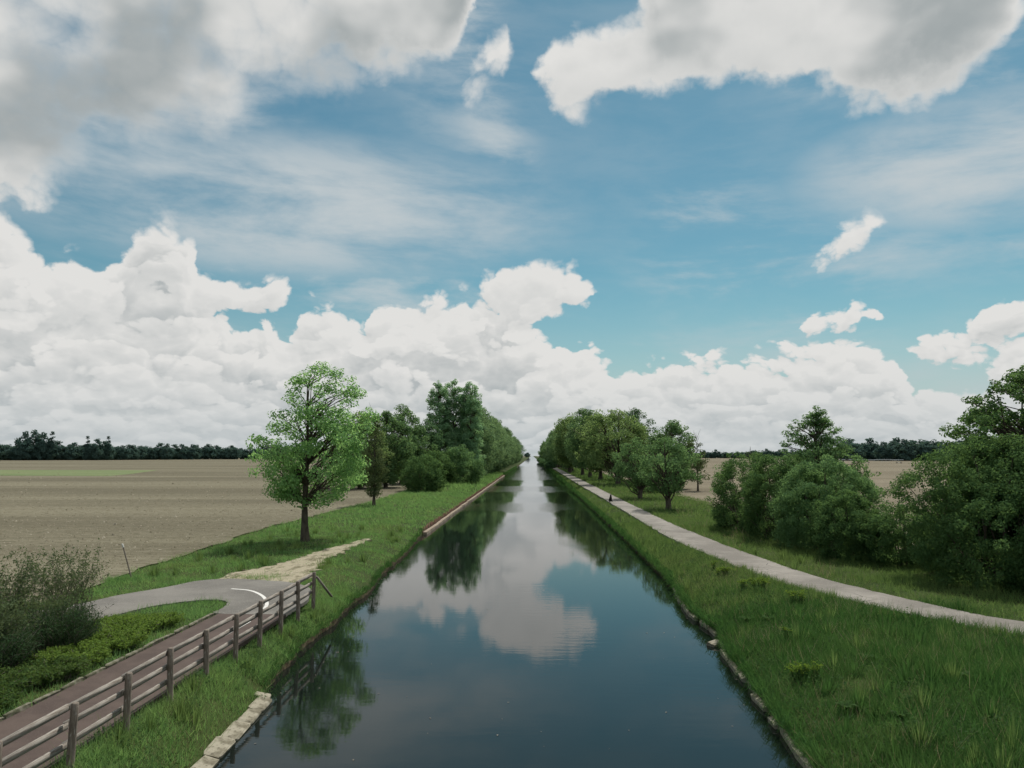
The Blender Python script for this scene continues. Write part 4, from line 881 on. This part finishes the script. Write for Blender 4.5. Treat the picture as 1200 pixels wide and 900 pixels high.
for i, (x, y, s, lab) in enumerate([(7.3, 28.0, .42, 'big leaved dock above the notch in the right bank'), (7.8, 27.2, .38, 'dock plant right of the bank notch'), (6.9, 18.3, .38, 'dock plant near bottom of right bank, close to the stones'), (8.7, 21.5, .32, 'dock plant in the middle of right bank foreground'), (10.3, 19.6, .34, 'dock plant farthest right in the bank foreground'), (7.6, 17.2, .34, 'dock plant at the bottom picture edge on right bank')]):
    dock(lab, (x, y, float(ground_z(x, y))), 12, s, 300 + i)

# ------------------------------------------------------------------ dog, shed, irrigation boom
def build_dog():
    vs = [((0, .10, .16), .15), ((0, .04, .34), .145), ((0, -.05, .50), .12), ((0, -.09, .62), .085), ((0, -.13, .72), .085), ((0, -.20, .735), .06), ((0, -.29, .715), .04),
          ((.085, -.10, .42), .06), ((.085, -.13, .20), .038), ((.085, -.15, .03), .034), ((-.085, -.10, .42), .06), ((-.085, -.13, .20), .038), ((-.085, -.15, .03), .034),
          ((.13, .06, .13), .09), ((.15, -.12, .07), .055), ((.15, -.22, .03), .038), ((-.13, .06, .13), .09), ((-.15, -.12, .07), .055), ((-.15, -.22, .03), .038),
          ((0, .28, .06), .035), ((.06, .45, .05), .018), ((.055, -.10, .80), .03), ((.065, -.10, .87), .010), ((-.055, -.10, .80), .03), ((-.065, -.10, .87), .010)]
    ed = [(0,1),(1,2),(2,3),(3,4),(4,5),(5,6),(2,7),(7,8),(8,9),(2,10),(10,11),(11,12),(0,13),(13,14),(14,15),(0,16),(16,17),(17,18),(0,19),(19,20),(4,21),(21,22),(4,23),(23,24)]
    me = bpy.data.meshes.new('dog'); me.from_pydata([v for v, r in vs], ed, [])
    o = obj('dog', me, M['fur'], None, (8.95, 92.2, 1.015), (0, 0, .25), label='black and tan dog sitting at the towpath edge', category='dog')
    o.modifiers.new('skin', 'SKIN'); o.modifiers.new('sub', 'SUBSURF').render_levels = 2
    for i, (v, r) in enumerate(vs): me.skin_vertices[0].data[i].radius = (r, r)
    me.skin_vertices[0].data[0].use_root = True
build_dog()
def build_shed():
    s = empty('field_shed', 'small white shed in front of the far wood', 'shed', (-525, 905, .9), .1)
    obj('wall', Parts().box((0, 0, 1.5), (11, 5, 3.)).mesh('wall'), M['white'], s)
    p = Parts().add([(-5.8, -2.9, 2.95), (5.8, -2.9, 2.95), (5.8, 0, 4.3), (-5.8, 0, 4.3), (-5.8, 2.9, 2.95), (5.8, 2.9, 2.95), (-5.8, 0, 2.96), (5.8, 0, 2.96)], [(0,1,2,3), (3,2,5,4), (0,3,4,6), (1,7,5,2), (0,6,7,1), (6,4,5,7)])
    obj('roof', p.mesh('roof'), M['roof'], s)
    obj('door', Parts().box((-2, -2.54, 1.2), (2.6, .1, 2.4)).mesh('door'), M['wood'], s)
build_shed()
def build_boom():
    b = empty('irrigation_boom', 'long pale blue irrigation boom standing across the right field', 'irrigation boom', (197, 530, 1.0))
    L = 46.; obj('pipe', Parts().tube([(x, 0, 2.3 + .25*math.sin(x/L*math.pi*2)**2) for x in np.linspace(-8, L, 19)], [.14]*19, 6).mesh('pipe'), M['steel'], b)
    for k in range(3):
        x = 1 + k*21.; t = Parts()
        t.tube([(x - 1.4, 0, .55), (x, 0, 2.3)], [.07, .07], 5); t.tube([(x + 1.4, 0, .55), (x, 0, 2.3)], [.07, .07], 5); t.tube([(x - 1.4, 0, .55), (x + 1.4, 0, .55)], [.06, .06], 5)
        obj('tower', t.mesh('tower'), M['steel'], b)
        for sx in (-1.4, 1.4):
            a = np.linspace(0, 2*math.pi, 15); obj('wheel', Parts().tube([(x + sx + .42*math.cos(q), 0, .52 + .42*math.sin(q)) for q in a], [.13]*15, 6).mesh('wheel'), M['rubber'], b)
        if k < 2:
            u = Parts(); n = 8; xs = np.linspace(x, x + 21, n + 1); z = 2.2 - .8*np.sin(np.linspace(0, math.pi, n + 1))
            u.tube(np.stack([xs, xs*0, z], 1), [.05]*(n + 1), 4)
            for i in range(1, n): u.tube([(xs[i], 0, z[i]), (xs[i], 0, 2.35)], [.03, .03], 4)
            obj('truss', u.mesh('truss'), M['steel'], b)
build_boom()
